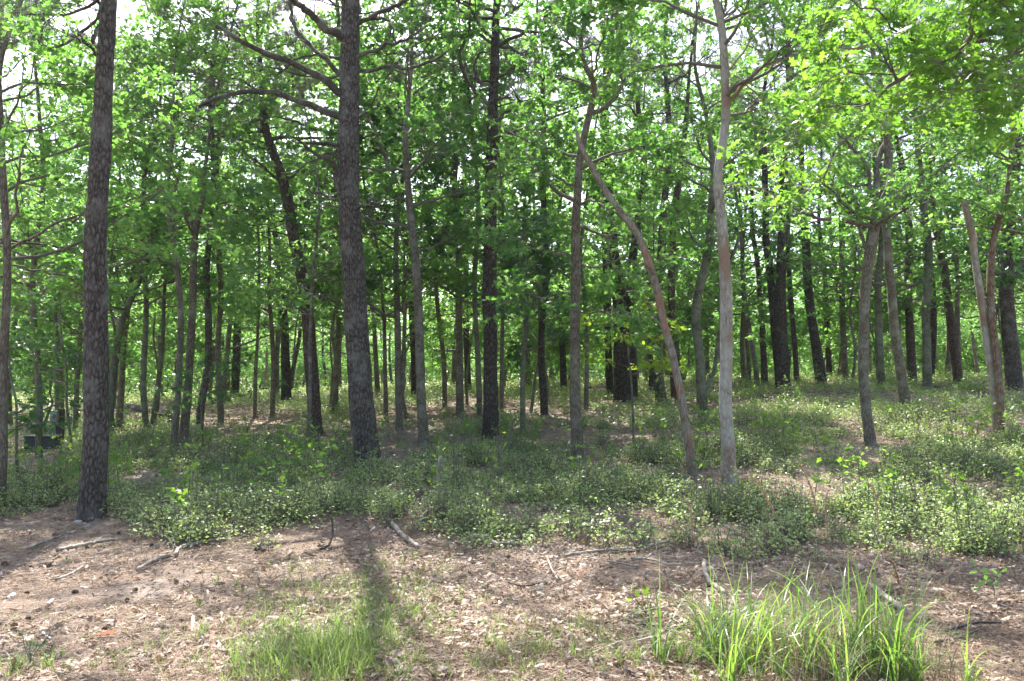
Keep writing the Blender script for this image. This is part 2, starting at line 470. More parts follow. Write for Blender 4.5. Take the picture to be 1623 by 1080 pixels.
def leaves_on(P, rng, n, size=(.09, .15), tmpl=LEAF4, droop=.22, flat=.42):
    """P: twigs (T,m,3) -> leaf polys in whorls towards the tips"""
    T, m, _ = P.shape
    t = 1 - np.abs(rng.normal(size=(T, n)))*.33
    t = np.clip(t, .15, 1)
    f = t*(m-1); i = np.clip(np.floor(f).astype(int), 0, m-2); w = (f-i)[..., None]
    ar = np.arange(T)[:, None]
    p = P[ar, i]*(1-w) + P[ar, i+1]*w
    tg = nrm(P[ar, i+1]-P[ar, i])
    rv = rng.normal(size=(T, n, 3))
    dr = nrm(tg*.5 + nrm(rv)*[1, 1, .5] + [0, 0, -droop])
    nn = rng.normal(size=(T, n, 3))*(1-flat) + [0, 0, 1.0*flat]
    nn = nrm(nn - (nn*dr).sum(-1, keepdims=True)*dr)
    sz = rng.uniform(size[0]*.75, size[1]*1.15, (T, n))
    pp = (p + dr*sz[..., None]*.15).reshape(-1, 3)
    V, Fc = place(tmpl, pp, dr.reshape(-1, 3), nn.reshape(-1, 3), sz.ravel())
    base = rng.uniform(0, 1, (T, 1))*.5
    tone = np.clip(base + rng.uniform(0, .6, (T, n)), 0, 1).ravel()
    if T > 150 and len(tmpl) < 16:      # leaves gather in clumps with open gaps between
        q = pp*[1.25, 1.25, 1.25]
        nzv = .5*(vnoise(q[:, 0]+.6*q[:, 2], q[:, 1]+.3*q[:, 2], 5)+vnoise(q[:, 2]*1.3+9, q[:, 0]*.5-q[:, 1]*.7, 8))
        keep = nzv > .41+.06*rng.normal(size=len(q))
        k = len(tmpl); V = V.reshape(-1, k, 3)[keep].reshape(-1, 3); Fc = Fc[:keep.sum()]; tone = tone[keep]
    return V, Fc, tone

def needles_on(P, rng, n, ln=(.09, .15), wd=.004, tmin=.45):
    T, m, _ = P.shape
    t = rng.uniform(tmin, 1, (T, n))
    f = t*(m-1); i = np.clip(np.floor(f).astype(int), 0, m-2); w = (f-i)[..., None]
    ar = np.arange(T)[:, None]
    p = P[ar, i]*(1-w) + P[ar, i+1]*w
    tg = nrm(P[ar, i+1]-P[ar, i])
    dr = nrm(tg*.75 + nrm(rng.normal(size=(T, n, 3)))).reshape(-1, 3)
    nn = nrm(rng.normal(size=(T*n, 3)))
    V, Fc = place(BLADE, p.reshape(-1, 3), dr, nn, rng.uniform(ln[0], ln[1], T*n), np.full(T*n, wd))
    return V, Fc, np.clip(rng.uniform(0, .5, (T, 1)) + rng.uniform(0, .5, (T, n)), 0, 1).ravel()

def join(parts):
    Vs, Fs, Ts, off = [], [], [], 0
    for V, Fc, *t in parts:
        Vs.append(V); Fs.append(Fc + off); off += len(V)
        if t: Ts.append(t[0])
    return np.vstack(Vs), Fs, (np.concatenate(Ts) if Ts else None)

# ------------------------------------------------------------------ trees
def auto_limbs(P, R, rng, n, z0, z1, lmax, lmin, elev=(5, 45), m=8, toward=None):
    """limbs around a trunk path between heights z0..z1 above its base; returns (n,m,3),(n,m)"""
    h = P[:, 2] - P[0, 2]
    z = np.sort(rng.uniform(z0, z1, n)); az = rng.uniform(0, 6.283) + np.arange(n)*2.4 + rng.normal(size=n)*.4
    idx = np.clip(np.searchsorted(h, z), 1, len(h)-1)
    p = P[idx]; r = R[idx]
    tt = (z - z0)/max(z1-z0, .1)
    ln = (lmax*(1-tt)+lmin*tt)*rng.uniform(.7, 1.15, n)
    el = np.radians(elev[0] + (elev[1]-elev[0])*(.3*rng.uniform(0, 1, n)+.7*tt))
    d0 = np.stack([np.cos(az)*np.cos(el), np.sin(az)*np.cos(el), np.sin(el)], -1)
    s = np.linspace(0, 1, m)[None, :, None]
    bd = rng.normal(size=(n, 1, 3))*.18; bd[..., 2] += rng.uniform(-.05, .22, (n, 1))
    Q = p[:, None, :] + (d0[:, None, :]*s + bd*s**2)*ln[:, None, None]
    Q[:, 1:] += np.cumsum(rng.normal(size=(n, m-1, 3))*(ln[:, None, None]*.022), axis=1)
    rr = np.minimum(r*.5, .012+ln*.016)[:, None]*(1-.82*np.linspace(0, 1, m))[None, :]
    return Q, rr

def oak_foliage(L, R, rng, nsub=6, ntw=4, nleaf=10, sublen=.9, twlen=.4, tmpl=LEAF4, size=(.09, .15), tmin=.3):
    S1, R1 = children(L, R, nsub, rng, tmin=tmin, L=sublen, spread=50, up=.05, m=5, zfl=.5)
    S2, R2 = children(S1, R1, ntw, rng, tmin=.25, L=twlen, spread=50, up=.0, m=4, zfl=.45)
    lv = leaves_on(S2, rng, nleaf, size, tmpl)
    return (S1, R1, S2, R2), lv

def pine_foliage(L, R, rng, nsub=7, ntw=5, nn=55, sublen=.8, twlen=.3, tmin=.4, wd=.004):
    S1, R1 = children(L, R, nsub, rng, tmin=tmin, L=sublen, spread=55, up=.12, m=5, zfl=.8)
    S2, R2 = children(S1, R1, ntw, rng, tmin=.35, L=twlen, spread=45, up=.15, m=4, zfl=.9)
    return (S1, R1, S2, R2), needles_on(S2, rng, nn, wd=wd)

def px_path(pts, D, dD=0.0):
    n = len(pts)
    return np.array([at(p[0], p[1], D + dD*(i/(max(n-1, 1)))) for i, p in enumerate(pts)])

def jag(path, rng, amt):
    q = path.copy(); q[1:] += rng.normal(size=(len(q)-1, 3))*amt; return q

def build_tree(name, label, cat, D, pts, ws, bark, H=13.0, limbs=(), auto=None, leaf='leaf', foliage='oak',
               tmpl=LEAF4, size=(.075, .125), step=.12, k=14, rough=.06, group=None, seed=0, wander=.05,
               flare=.13, dead=None, fol=None, limb_leaves=True, sub_limbs_bare=6, extra=None, base=None, stubs=0):
    """a tree whose trunk follows pts; pts in photograph pixels at distance D"""
    rng = np.random.RandomState(seed + 11)
    if D is None:
        hit = ground_hit(pts[0][0], pts[0][1]); D = hit[1]
    pix = D / F
    path = px_path(pts, D)
    path[:, 1] += np.linspace(0, 1, len(path))*rng.uniform(-.3, .3)
    b = path[0].copy(); b[2] = g1(b[0], b[1])
    if path[0, 2] - b[2] > .15:        # hidden foot: carry the stem down to the ground
        d0 = path[0]-path[1]; d0 = d0/abs(d0[2])*(path[0, 2]-b[2])
        nb = path[0]+d0*[.5, .5, 1]; b = np.array([nb[0], nb[1], g1(nb[0], nb[1])])
        path = np.vstack([b-[0, 0, .12], path]); ws = [ws[0]] + list(ws)
    else:
        path = np.vstack([b - [0, 0, .12], path]) if path[0, 2] > b[2] - .05 else path
        if len(path) > len(ws): ws = [ws[0]] + list(ws)
    rad = np.array(ws, float)*.5*pix
    if H is not None:
        top = b[2] + H
        ext, er = [], []
        p = path[-1]; dr = nrm(path[-1]-path[-2]); r = rad[-1]
        nst = max(2, int((top-p[2])/1.2)); r0 = r
        dz = (top-p[2])/nst
        for i in range(nst):
            dr = nrm(dr*.8 + np.array([0, 0, .35]) + rng.normal(size=3)*[.10, .10, 0])
            p = p + dr*dz/max(dr[2], .5)
            ext.append(p); er.append(max(r0*(1-(i+1)/nst*.85), .012))
        if top > path[-1, 2]+.5:
            path = np.vstack([path, ext]); rad = np.concatenate([rad, er])
    p4 = catmull(np.hstack([path, rad[:, None]]), 6)
    V, Fc, P, R = trunk_mesh(p4, step, k, rough, rng, flare=flare, wander=wander)
    root = empty(name, tuple(b), label, cat, group)
    if k >= 36 or stubs:
        for q_ in range(stubs or 9):
            i_ = rng.randint(int(len(P)*.1), int(len(P)*.62)); a_s = rng.uniform(0, 6.28); rr_ = R[i_]
            dd_ = np.array([math.cos(a_s), math.sin(a_s), rng.uniform(-.2, .5)]); ls = rng.uniform(.04, .16)
            sp = P[i_]+dd_*[1, 1, 0]*rr_*.8
            Vs, Fs = tubes(np.array([[sp, sp+dd_*ls*.4, sp+dd_*ls+rng.normal(size=3)*.012]])[:, :, :], np.array([[rr_*.2, rr_*.13, rr_*.05]]), 7)
            obj("branch_stub", Vs, [Fs, (np.arange(7)+14)[None]], M['dead'], root, origin=b)
    obj("trunk", V, Fc, M[bark], root, smooth=True, origin=b)
    LP, LR = [], []
    for lb in limbs:
        lp, lw, dd = lb[0], lb[1], (lb[2] if len(lb) > 2 else 0.0)
        q = px_path(lp, D, dd)
        # root the limb inside the trunk
        near = P[np.argmin(((P - q[0])**2).sum(1))]
        q[0] = q[0]*.35 + near*.65
        q = np.hstack([q, (np.linspace(lw[0], lw[1], len(q))*.5*pix)[:, None]])
        q = catmull(q, 5)
        q8 = resample(q, 14)
        q8[1:-1, :3] += rng.normal(size=(12, 3))*.016; q8[1:-1, 3] *= rng.uniform(.88, 1.14, 12)
        Vl, Fl = tubes(q8[None, :, :3], q8[None, :, 3], 8)
        parts = [(Vl, Fl)]
        q8r = resample(q, 8)
        if sub_limbs_bare:
            S1, R1 = children(q8r[None, :, :3], q8r[None, :, 3], sub_limbs_bare, rng, tmin=.3, L=.55, spread=55, up=.05, m=5, zfl=.8, bend=.4)
            parts.append(tubes(S1, R1, 4))
            S2, R2 = children(S1, R1, 2, rng, tmin=.3, L=.28, spread=50, up=0, m=4, zfl=.8, bend=.4)
            parts.append(tubes(S2, R2*.7, 3))
        Vj, Fj, _ = join(parts)
        obj("limb", Vj, Fj, M['limb'] if foliage == 'pine' else M[bark], root, smooth=True, origin=b)
        if len(lb) > 3 and lb[3]:
            LP.append(q8r[:, :3]); LR.append(q8r[:, 3])
    sets = []
    if auto:
        n, z0, z1, lmax, lmin = auto[:5]
        A, AR = auto_limbs(P, R, rng, n, z0, z1, lmax, lmin, *( [auto[5]] if len(auto) > 5 else []))
        sets.append((A, AR, True))
    if LP: sets.append((np.array(LP), np.array(LR), False))
    if extra is not None:
        sets.append((extra[0], extra[1], True))
    if sets and foliage:
        bparts, lparts = [], []
        for A, AR, mk in sets:
            if mk: bparts.append(tubes(A, AR, 6))
            kw = dict(fol or {})
            if foliage == 'oak':
                (S1, R1, S2, R2), lv = oak_foliage(A, AR, rng, tmpl=tmpl, size=size, **kw)
            else:
                (S1, R1, S2, R2), lv = pine_foliage(A, AR, rng, **kw)
            bparts += [tubes(S1, R1, 4), tubes(S2, R2, 3)]
            lparts.append(lv)
        Vb, Fb, _ = join(bparts)
        obj("branches", Vb, Fb, M['twig'] if foliage == 'oak' else M['limb'], root, smooth=True, origin=b)
        Vc, Fcc, tn = join(lparts)
        obj("crown", Vc, Fcc, M[leaf if foliage == 'oak' else 'needle'], root, origin=b, tone=tn)
    if dead:
        n, z0, z1, lmax, lmin = dead
        A, AR = auto_limbs(P, R, rng, n, z0, z1, lmax, lmin, (-10, 30))
        AR = AR*.55
        S1, R1 = children(A, AR, 5, rng, tmin=.25, L=.55, spread=50, up=0, m=5, zfl=.8, bend=.4)
        S2, R2 = children(S1, R1, 3, rng, tmin=.25, L=.25, spread=50, up=0, m=4, zfl=.8, bend=.4)
        Vb, Fb, _ = join([tubes(A, AR, 5), tubes(S1, R1*.8, 4), tubes(S2, R2*.6, 3)])
        obj("dead_branches", Vb, Fb, M['limb'], root, smooth=True, origin=b)
    return root, P, R, b

OF = dict(nsub=8, ntw=5, nleaf=12)

# ---- front pines
build_tree("pine_tree", "tall rough-barked pine standing on bare needle ground, nearest the camera at left", "pine tree", None,
    [(148, 822), (152, 700), (155, 560), (158, 430), (162, 330), (168, 230), (174, 130), (182, 50), (187, -30)],
    [40, 36, 34.5, 33, 31, 29, 26, 24, 22], 'pine', H=14, step=.025, k=44, rough=.06, seed=1, wander=.05,
    limbs=[([(164, 97), (150, 82), (135, 70), (115, 56), (98, 46)], (8, 4), -.3),
           ([(176, 14), (163, 8), (152, -6)], (9, 5), 0),
           ([(166, 88), (150, 68), (150, 50), (160, 35), (159, 12), (150, -12)], (7, 4), .5),
           ([(160, 20), (125, 60), (70, 75), (58, 68), (62, 42), (90, 10), (100, -15)], (4, 5), 1.0, 1),
           ([(175, -10), (120, 20), (60, 22), (0, 30)], (5, 3), .8, 1)],
    auto=(16, 7.3, 13.5, 3.2, 1.0), foliage='pine', fol=dict(nsub=6, ntw=5, nn=90, wd=.0042))
build_tree("pine_tree", "large dark pine with long crooked bare limbs, thickest trunk left of the middle", "pine tree", None,
    [(582, 742), (575, 650), (567, 560), (561, 470), (557, 400), (552, 320), (550, 240), (550, 160), (552, 80), (554, 0), (554, -70)],
    [40, 38.5, 37, 36, 35, 34.5, 33.5, 32, 31, 29, 26], 'pine', H=14, step=.025, k=48, rough=.06, seed=2, wander=.05,
    limbs=[([(537, 152), (500, 117), (450, 94), (415, 80), (385, 68), (342, 41)], (12, 6), -1.2),
           ([(531, 187), (480, 163), (435, 148), (385, 147), (345, 155), (308, 176)], (10, 5), -.8),
           ([(573, 114), (610, 107), (650, 107), (690, 95), (709, 82)], (7, 3), -.5),
           ([(573, 88), (610, 72), (650, 62), (676, 42)], (7, 3), -.3),
           ([(570, 36), (600, 22), (645, 0), (660, -10)], (8, 5), -.5),
           ([(580, 30), (607, 30), (621, 40), (624, 60)], (5, 3), -.5),
           ([(537, 58), (507, 37), (481, 14), (459, -4)], (14, 8), -1.0),
           ([(537, 124), (511, 90), (481, 62), (463, 30), (459, -4)], (8, 5), .5),
           ([(540, 93), (515, 88), (475, 92), (440, 118)], (6, 2), .8),
           ([(573, 331), (590, 325), (611, 321)], (5, 3), -.3),
           ([(540, 320), (531, 290), (530, 258), (505, 247), (478, 226), (460, 216)], (9, 3), -.6),
           ([(540, 234), (515, 227), (485, 227)], (7, 5), -.4),
           ([(536, 235), (510, 248), (480, 262), (452, 286)], (5, 3), .4),
           ([(548, 330), (538, 318), (525, 316), (512, 308), (490, 303)], (6, 3), .5)],
    auto=(19, 8.4, 14.5, 3.7, 1.2), foliage='pine', fol=dict(nsub=7, ntw=5, nn=90, wd=.0042), dead=(7, 6.5, 9.5, 2.0, 1.4))
build_tree("pine_tree", "slim dark pine leaning left with many thin dead twigs, left of the large middle pine", "pine tree", None,
    [(500, 690), (497, 640), (492, 560), (485, 480), (474, 420), (463, 360), (450, 290), (432, 240), (420, 200), (418, 160), (413, 110), (408, 50)],
    [23, 21, 20, 19, 18, 17.5, 16, 14, 12, 10, 8, 6], 'pine_red', H=10.5, step=.04, k=22, rough=.06, seed=3, wander=.02,
    limbs=[([(424, 241), (380, 222), (340, 206), (290, 186)], (5, 2), -.4),
           ([(420, 210), (370, 209), (330, 208)], (4, 2), .2),
           ([(447, 292), (410, 258), (382, 236)], (4, 2), -.3),
           ([(450, 286), (480, 270), (510, 250), (530, 244)], (4, 2), .5),
           ([(455, 334), (430, 336), (405, 332)], (4, 2), .2),
           ([(460, 346), (430, 356), (372, 354)], (3, 1.5), .2),
           ([(414, 185), (408, 165), (388, 150)], (4, 2), .2),
           ([(418, 170), (360, 165), (300, 170), (250, 165)], (4, 2), .7, 1),
           ([(415, 120), (350, 90), (290, 95), (240, 70)], (5, 2), .4, 1),
           ([(412, 90), (370, 50), (310, 40), (260, 10)], (5, 2), .8, 1),
           ([(413, 120), (380, 115), (330, 125), (280, 128)], (4, 2), 1.4, 1)],
    auto=(14, 6.6, 10.2, 2.8, 1.2), foliage='pine', fol=dict(nsub=6, ntw=5, nn=90, wd=.0042), dead=(16, 4.2, 7.5, 1.8, 1.2))
build_tree("pine_tree", "straight dark pine in the middle with curved upper limbs, on the shrub slope", "pine tree", None,
    [(778, 700), (777, 620), (777, 540), (776, 460), (776, 400), (777, 300), (780, 240), (781, 180), (783, 110), (785, 50), (787, 0), (788, -50)],
    [25, 23, 22, 22, 21, 19.5, 18.5, 17, 15, 13.5, 12, 10], 'pine_dark', H=14, step=.03, k=36, rough=.06, seed=4, wander=.05,
    limbs=[([(772, 168), (747, 137), (729, 97), (731, 74), (744, 48), (744, 0)], (7, 3), -.5),
           ([(776, 70), (758, 52), (744, 48), (721, 57), (699, 61)], (6, 3), .2),
           ([(791, 121), (815, 107), (840, 84)], (5, 3), -.3),
           ([(789, 188), (814, 171), (835, 164), (856, 161)], (6, 3), -.2),
           ([(788, 218), (810, 211), (829, 204)], (5, 3), -.2),
           ([(788, 155), (800, 154), (810, 154)], (4, 3), -.2),
           ([(778, 13), (747, 8), (700, -2), (660, 10)], (7, 4), -.4),
           ([(795, 26), (818, 15), (836, -2)], (6, 4), .2),
           ([(774, 138), (757, 125), (751, 104), (757, 86), (771, 84)], (5, 3), -.5),
           ([(773, 122), (757, 130), (742, 112), (738, 100)], (4, 3), .3),
           ([(788, 40), (800, 60), (830, 110), (862, 150)], (3, 2), 1.5, 1)],
    auto=(15, 8.2, 13.6, 3.2, 1.0), foliage='pine', fol=dict(nsub=6, ntw=5, nn=90, wd=.0042), dead=(6, 6.0, 9, 1.6, 1.2))

# ---- front oaks
build_tree("oak_tree", "thin grey oak at the left border of the picture beside the leaf-strewn dip", "oak tree", 11.0,
    [(0, 790), (5, 700), (8, 600), (14, 500), (18, 400), (14, 300), (11, 200), (14, 100)],
    [15, 14.5, 14, 13, 12, 11, 10, 8], 'oak_brown', H=10.5, step=.07, k=14, seed=5,
    limbs=[([(20, 398), (55, 377), (90, 354), (140, 336), (200, 322), (240, 305)], (5, 2), .6, 1),
           ([(18, 420), (60, 428), (110, 440), (140, 465)], (3, 2), 1.0, 1)],
    auto=(18, 3.0, 10, 2.2, 1.0), tmpl=LEAF8, fol=OF, sub_limbs_bare=2)
build_tree("oak_tree", "slender grey-brown forked oak with low leafy sprays, right of the straight middle pine", "oak tree", None,
    [(915, 735), (913, 650), (911, 560), (911, 480), (912, 400), (914, 330), (918, 260), (927, 210), (936, 170), (940, 137), (925, 104), (920, 67), (934, 11), (940, -40)],
    [20, 17, 16, 15.5, 15, 14, 12.5, 11, 10.5, 9, 8, 8, 7, 6], 'oak_brown', H=11.5, step=.06, k=16, seed=6, wander=.1,
    limbs=[([(936, 180), (959, 172), (982, 145), (987, 132), (981, 111), (977, 55), (980, 0)], (9, 5), .5, 1),
           ([(918, 300), (903, 292), (873, 276), (847, 272), (807, 290)], (5, 2.5), -.5, 1),
           ([(913, 330), (935, 315), (960, 330), (1000, 345)], (4, 2), -1.0, 1),
           ([(911, 470), (880, 465), (845, 480), (815, 475)], (3, 2), -.6, 1),
           ([(912, 500), (945, 495), (975, 490), (1010, 500)], (3, 2), -.4, 1),
           ([(912, 410), (870, 400), (830, 380), (800, 385)], (3, 2), -1.2, 1),
           ([(912, 420), (950, 425), (990, 410), (1030, 440)], (3, 2), .8, 1)],
    auto=(20, 3.6, 11, 2.0, 1.0), tmpl=LEAF8, fol=OF, sub_limbs_bare=2)
build_tree("dead_tree", "bare dead stem leaning left with a broken top and a red-brown scar", "dead tree", None,
    [(1098, 752), (1090, 690), (1078, 620), (1065, 560), (1052, 510), (1042, 460), (1032, 425), (1012, 372), (985, 335), (960, 300), (940, 265), (922, 230), (914, 204)],
    [15, 13.5, 12.5, 12.5, 12, 12, 12, 11, 10, 9.5, 9, 8, 4], 'dead', H=None, step=.05, k=16, seed=7, rough=.07, wander=.03, foliage=None, stubs=5,
    limbs=[([(1035, 440), (1030, 425), (1020, 415)], (6, 3), -.2)], sub_limbs_bare=0)
build_tree("oak_tree", "pale smooth-barked oak with a knot hole, tallest light stem right of the middle", "oak tree", None,
    [(1155, 768), (1153, 700), (1149, 640), (1150, 560), (1149, 480), (1146, 420), (1143, 380), (1138, 330), (1134, 280), (1140, 240), (1146, 190), (1144, 140), (1142, 100), (1137, 50), (1126, 0), (1120, -40)],
    [23, 21, 20, 19.5, 20, 18, 17, 16, 14, 14, 13.5, 13, 13, 12, 11, 10], 'oak_pale', H=12.5, step=.05, k=18, seed=8, rough=.025, wander=.02,
    limbs=[([(1150, 165), (1162, 150), (1184, 129), (1202, 109), (1243, 94), (1280, 83), (1339, 74), (1402, 70)], (7, 4), -1.8, 1),
           ([(1144, 60), (1148, 20), (1155, -20)], (6, 4), .3, 1),
           ([(1190, 122), (1210, 160), (1235, 200), (1260, 220)], (3, 1.5), -1.6, 1),
           ([(1146, 120), (1175, 90), (1190, 50), (1185, 0)], (4, 2), -.8, 1),
           ([(1146, 200), (1175, 195), (1215, 205), (1260, 250)], (4, 2), -.8, 1),
           ([(1142, 300), (1175, 290), (1210, 300), (1240, 320)], (3, 2), .5, 1)],
    auto=(18, 5.2, 12, 2.2, 1.0), tmpl=LEAF8, fol=dict(nsub=8, ntw=5, nleaf=12), sub_limbs_bare=2)
kn = at(1147, 545, 12.2)
build_tree("oak_tree", "ridged-bark oak that forks into S-shaped upper stems, right of the dark twin pines", "oak tree", None,
    [(1381, 706), (1374, 654), (1370, 602), (1369, 547), (1371, 491), (1375, 436), (1382, 391), (1390, 345), (1402, 315), (1413, 285), (1409, 245), (1406, 200), (1396, 150), (1390, 100)],
    [17, 15.5, 15, 15, 15.5, 16, 18, 16, 12, 11.5, 10.5, 10, 9, 8], 'oak', H=10, step=.05, k=16, seed=9, rough=.07, wander=.08,
    limbs=[([(1390, 345), (1391, 300), (1390, 259), (1398, 236), (1410, 210), (1412, 180), (1406, 152)], (11, 7), .3),
           ([(1388, 350), (1380, 300), (1373, 259), (1350, 235), (1340, 222)], (7, 4), .3, 1),
           ([(1378, 410), (1360, 350), (1352, 300), (1335, 280)], (6, 3), .4, 1)],
    auto=(14, 4.0, 9.6, 2.0, 1.0), tmpl=LEAF8, fol=OF, sub_limbs_bare=2)
build_tree("oak_tree", "smooth grey oak leaning left on the shrub slope, right of the ridged-bark oak", "oak tree", 19.0,
    [(1436, 650), (1425, 580), (1415, 520), (1410, 460), (1403, 420), (1400, 380), (1395, 330), (1398, 250)],
    [16, 14.5, 14, 14, 13, 12, 11, 9], 'oak', H=11, seed=10, auto=(16, 4.5, 10.5, 2.2, 1), tmpl=LEAF8, fol=OF)
build_tree("oak_tree", "pale lichened stem with a broken top, left of its reddish neighbour at right", "oak tree", 15.5,
    [(1580, 690), (1575, 630), (1565, 560), (1553, 490), (1543, 430), (1533, 365), (1520, 315), (1511, 268)],
    [13, 12, 12, 12, 11, 10, 9, 5], 'oak_pale', H=None, seed=11, foliage=None, step=.07,
    limbs=[([(1538, 400), (1550, 370), (1558, 340)], (5, 3), .2)], sub_limbs_bare=1)
build_tree("oak_tree", "thin reddish-brown oak stem touching the pale broken stem at right", "oak tree", 15.3,
    [(1585, 698), (1585, 630), (1580, 560), (1572, 500), (1570, 430), (1575, 380), (1590, 330), (1598, 290), (1605, 230)],
    [12, 11, 11, 11, 11, 10, 9, 8, 7], 'red', H=9.5, seed=12, step=.07, auto=(12, 4.5, 9, 2, 1), tmpl=LEAF8, fol=OF)
build_tree("oak_tree", "straight grey oak with a spreading leafy top, behind and right of the large pine", "oak tree", None,
    [(672, 707), (668, 640), (665, 560), (662, 490), (658, 420), (651, 350), (644, 280), (640, 200), (645, 150), (650, 80)],
    [17, 15, 14, 14, 13.5, 12, 10, 9, 7, 6], 'oak', H=11.5, seed=13, step=.06, k=16,
    limbs=[([(651, 247), (670, 240), (707, 239), (740, 232)], (4, 2), .3, 1),
           ([(644, 310), (636, 296), (614, 259), (595, 207), (570, 172), (560, 150)], (6, 4), 1.2, 1),
           ([(655, 400), (690, 390), (725, 370), (745, 350)], (3, 2), -.5, 1)],
    auto=(18, 4.0, 11, 2.2, 1), tmpl=LEAF8, fol=OF, sub_limbs_bare=2)
build_tree("oak_tree", "grey-green oak with a curved foot and a side stem, left of the pale smooth oak", "oak tree", 18.5,
    [(1115, 660), (1110, 580), (1105, 520), (1107, 470), (1118, 430), (1127, 380), (1130, 330), (1133, 250)],
    [17, 15, 14.5, 14.5, 14, 13, 11, 9], 'oak_green', H=11, seed=14,
    limbs=[([(1112, 625), (1128, 600), (1136, 560), (1142, 520), (1150, 440), (1170, 380)], (9, 5), .3, 1),
           ([(1112, 470), (1100, 455), (1090, 448)], (5, 2), -.2),
           ([(1127, 400), (1100, 380), (1080, 355), (1068, 320)], (5, 2), .2, 1)],
    auto=(14, 4.0, 10.5, 2.2, 1), tmpl=LEAF8, fol=OF, sub_limbs_bare=1)
build_tree("oak_tree", "thin left stem of the close pair of oaks behind the left pine", "oak tree", 15.6,
    [(275, 712), (282, 640), (286, 560), (288, 500), (285, 440), (276, 370), (270, 320)],
    [11, 10, 10, 9.5, 9, 8, 6], 'oak', H=9.5, seed=15, auto=(13, 3.4, 9, 2, .9), tmpl=LEAF8, fol=OF)
build_tree("oak_tree", "darker right stem of the close pair of oaks, forking at the top into leaves", "oak tree", 15.9,
    [(291, 695), (298, 620), (303, 540), (306, 460), (308, 400), (312, 360), (322, 320), (326, 270)],
    [15, 13, 12, 11.5, 11, 10, 8, 6], 'oak_brown', H=11, seed=16, auto=(17, 3.4, 10.5, 2.4, 1), tmpl=LEAF8, fol=OF,
    limbs=[([(309, 385), (300, 345), (288, 315), (275, 290)], (7, 3), .3, 1)], sub_limbs_bare=1)
build_tree("oak_sapling", "young oak sapling with dark drooping leaves close to the ground, right of the middle pine", "sapling", 17.0,
    [(829, 672), (828, 620), (830, 560), (835, 500), (834, 440), (828, 400), (815, 370)],
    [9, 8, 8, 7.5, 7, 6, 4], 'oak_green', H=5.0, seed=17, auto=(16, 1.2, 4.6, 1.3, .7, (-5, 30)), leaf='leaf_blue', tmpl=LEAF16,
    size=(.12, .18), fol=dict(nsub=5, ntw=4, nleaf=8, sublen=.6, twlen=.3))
build_tree("oak_sapling", "small sapling with glowing yellow-green leaves in front of the dark pine cluster", "sapling", 15.5,
    [(1003, 655), (1001, 600), (997, 560), (1000, 520), (1004, 490)],
    [3.5, 3.2, 3, 2.6, 2], 'oak_green', H=2.9, seed=18, auto=(9, 1.3, 2.8, .8, .4, (0, 30)), leaf='leaf_lime', tmpl=LEAF16,
    size=(.12, .18), fol=dict(nsub=3, ntw=3, nleaf=6, sublen=.4, twlen=.25))
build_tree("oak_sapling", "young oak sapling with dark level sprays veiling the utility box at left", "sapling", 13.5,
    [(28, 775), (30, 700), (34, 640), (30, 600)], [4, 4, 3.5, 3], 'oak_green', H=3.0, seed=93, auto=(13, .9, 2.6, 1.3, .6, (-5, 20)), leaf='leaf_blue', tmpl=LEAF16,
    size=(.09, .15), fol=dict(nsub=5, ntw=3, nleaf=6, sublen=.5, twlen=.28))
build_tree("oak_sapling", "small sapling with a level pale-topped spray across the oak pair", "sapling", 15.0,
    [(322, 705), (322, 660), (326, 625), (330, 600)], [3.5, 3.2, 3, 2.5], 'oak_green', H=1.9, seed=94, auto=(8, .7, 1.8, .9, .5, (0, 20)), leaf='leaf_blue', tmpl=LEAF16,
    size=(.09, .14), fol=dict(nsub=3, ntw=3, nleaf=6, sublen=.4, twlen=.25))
build_tree("oak_sapling", "lime-leaved young oak low behind the left pine, in the hollow", "sapling", 16.5,
    [(112, 700), (110, 640), (114, 590), (112, 550)], [4, 4, 3.5, 3], 'oak_green', H=3.4, seed=95, auto=(12, 1.0, 3.2, 1.3, .6, (0, 30)), leaf='leaf', tmpl=LEAF8,
    size=(.09, .14), fol=dict(nsub=5, ntw=3, nleaf=6, sublen=.5, twlen=.28))
# near tree out of frame at right whose branch hangs into the picture
R0 = np.random.RandomState(5)
build_tree("oak_tree", "overhanging oak whose long leafy branch reaches in from the top right corner", "oak tree", 6.6,
    [(1800, 960), (1795, 700), (1780, 400), (1770, 200), (1760, 60), (1765, -100)], [46, 42, 38, 36, 32, 26], 'oak', H=8.5, seed=19, step=.06, k=16,
    limbs=[([(1762, 40), (1700, 20), (1623, 48), (1561, 56), (1517, 85), (1487, 98), (1458, 111), (1421, 128), (1391, 143), (1378, 163), (1365, 196), (1324, 233), (1306, 281)], (13, 3), -.6, 1),
           ([(1517, 85), (1524, 45), (1570, 0), (1600, -40)], (5, 3), -.4, 1),
           ([(1700, 20), (1640, -20), (1560, -50), (1450, -40)], (7, 3), -.9, 1),
           ([(1561, 56), (1540, 110), (1500, 160), (1440, 190)], (4, 2), -1.2, 1),
           ([(1623, 48), (1600, 90), (1590, 150), (1560, 190)], (4, 2), .8, 1),
           ([(1458, 111), (1440, 60), (1400, 20), (1350, 0)], (4, 2), -.8, 1),
           ([(1421, 128), (1380, 115), (1330, 120), (1290, 150)], (3, 2), -.6, 1),
           ([(1391, 143), (1350, 165), (1290, 180), (1240, 220)], (3, 2), -.2, 1),
           ([(1780, 200), (1720, 150), (1660, 140), (1600, 170)], (6, 3), .6, 1)],
    tmpl=LEAF16, size=(.06, .115), leaf='leaf_near', fol=dict(nsub=12, ntw=6, nleaf=9, sublen=.62, twlen=.3, tmin=.12), sub_limbs_bare=2)

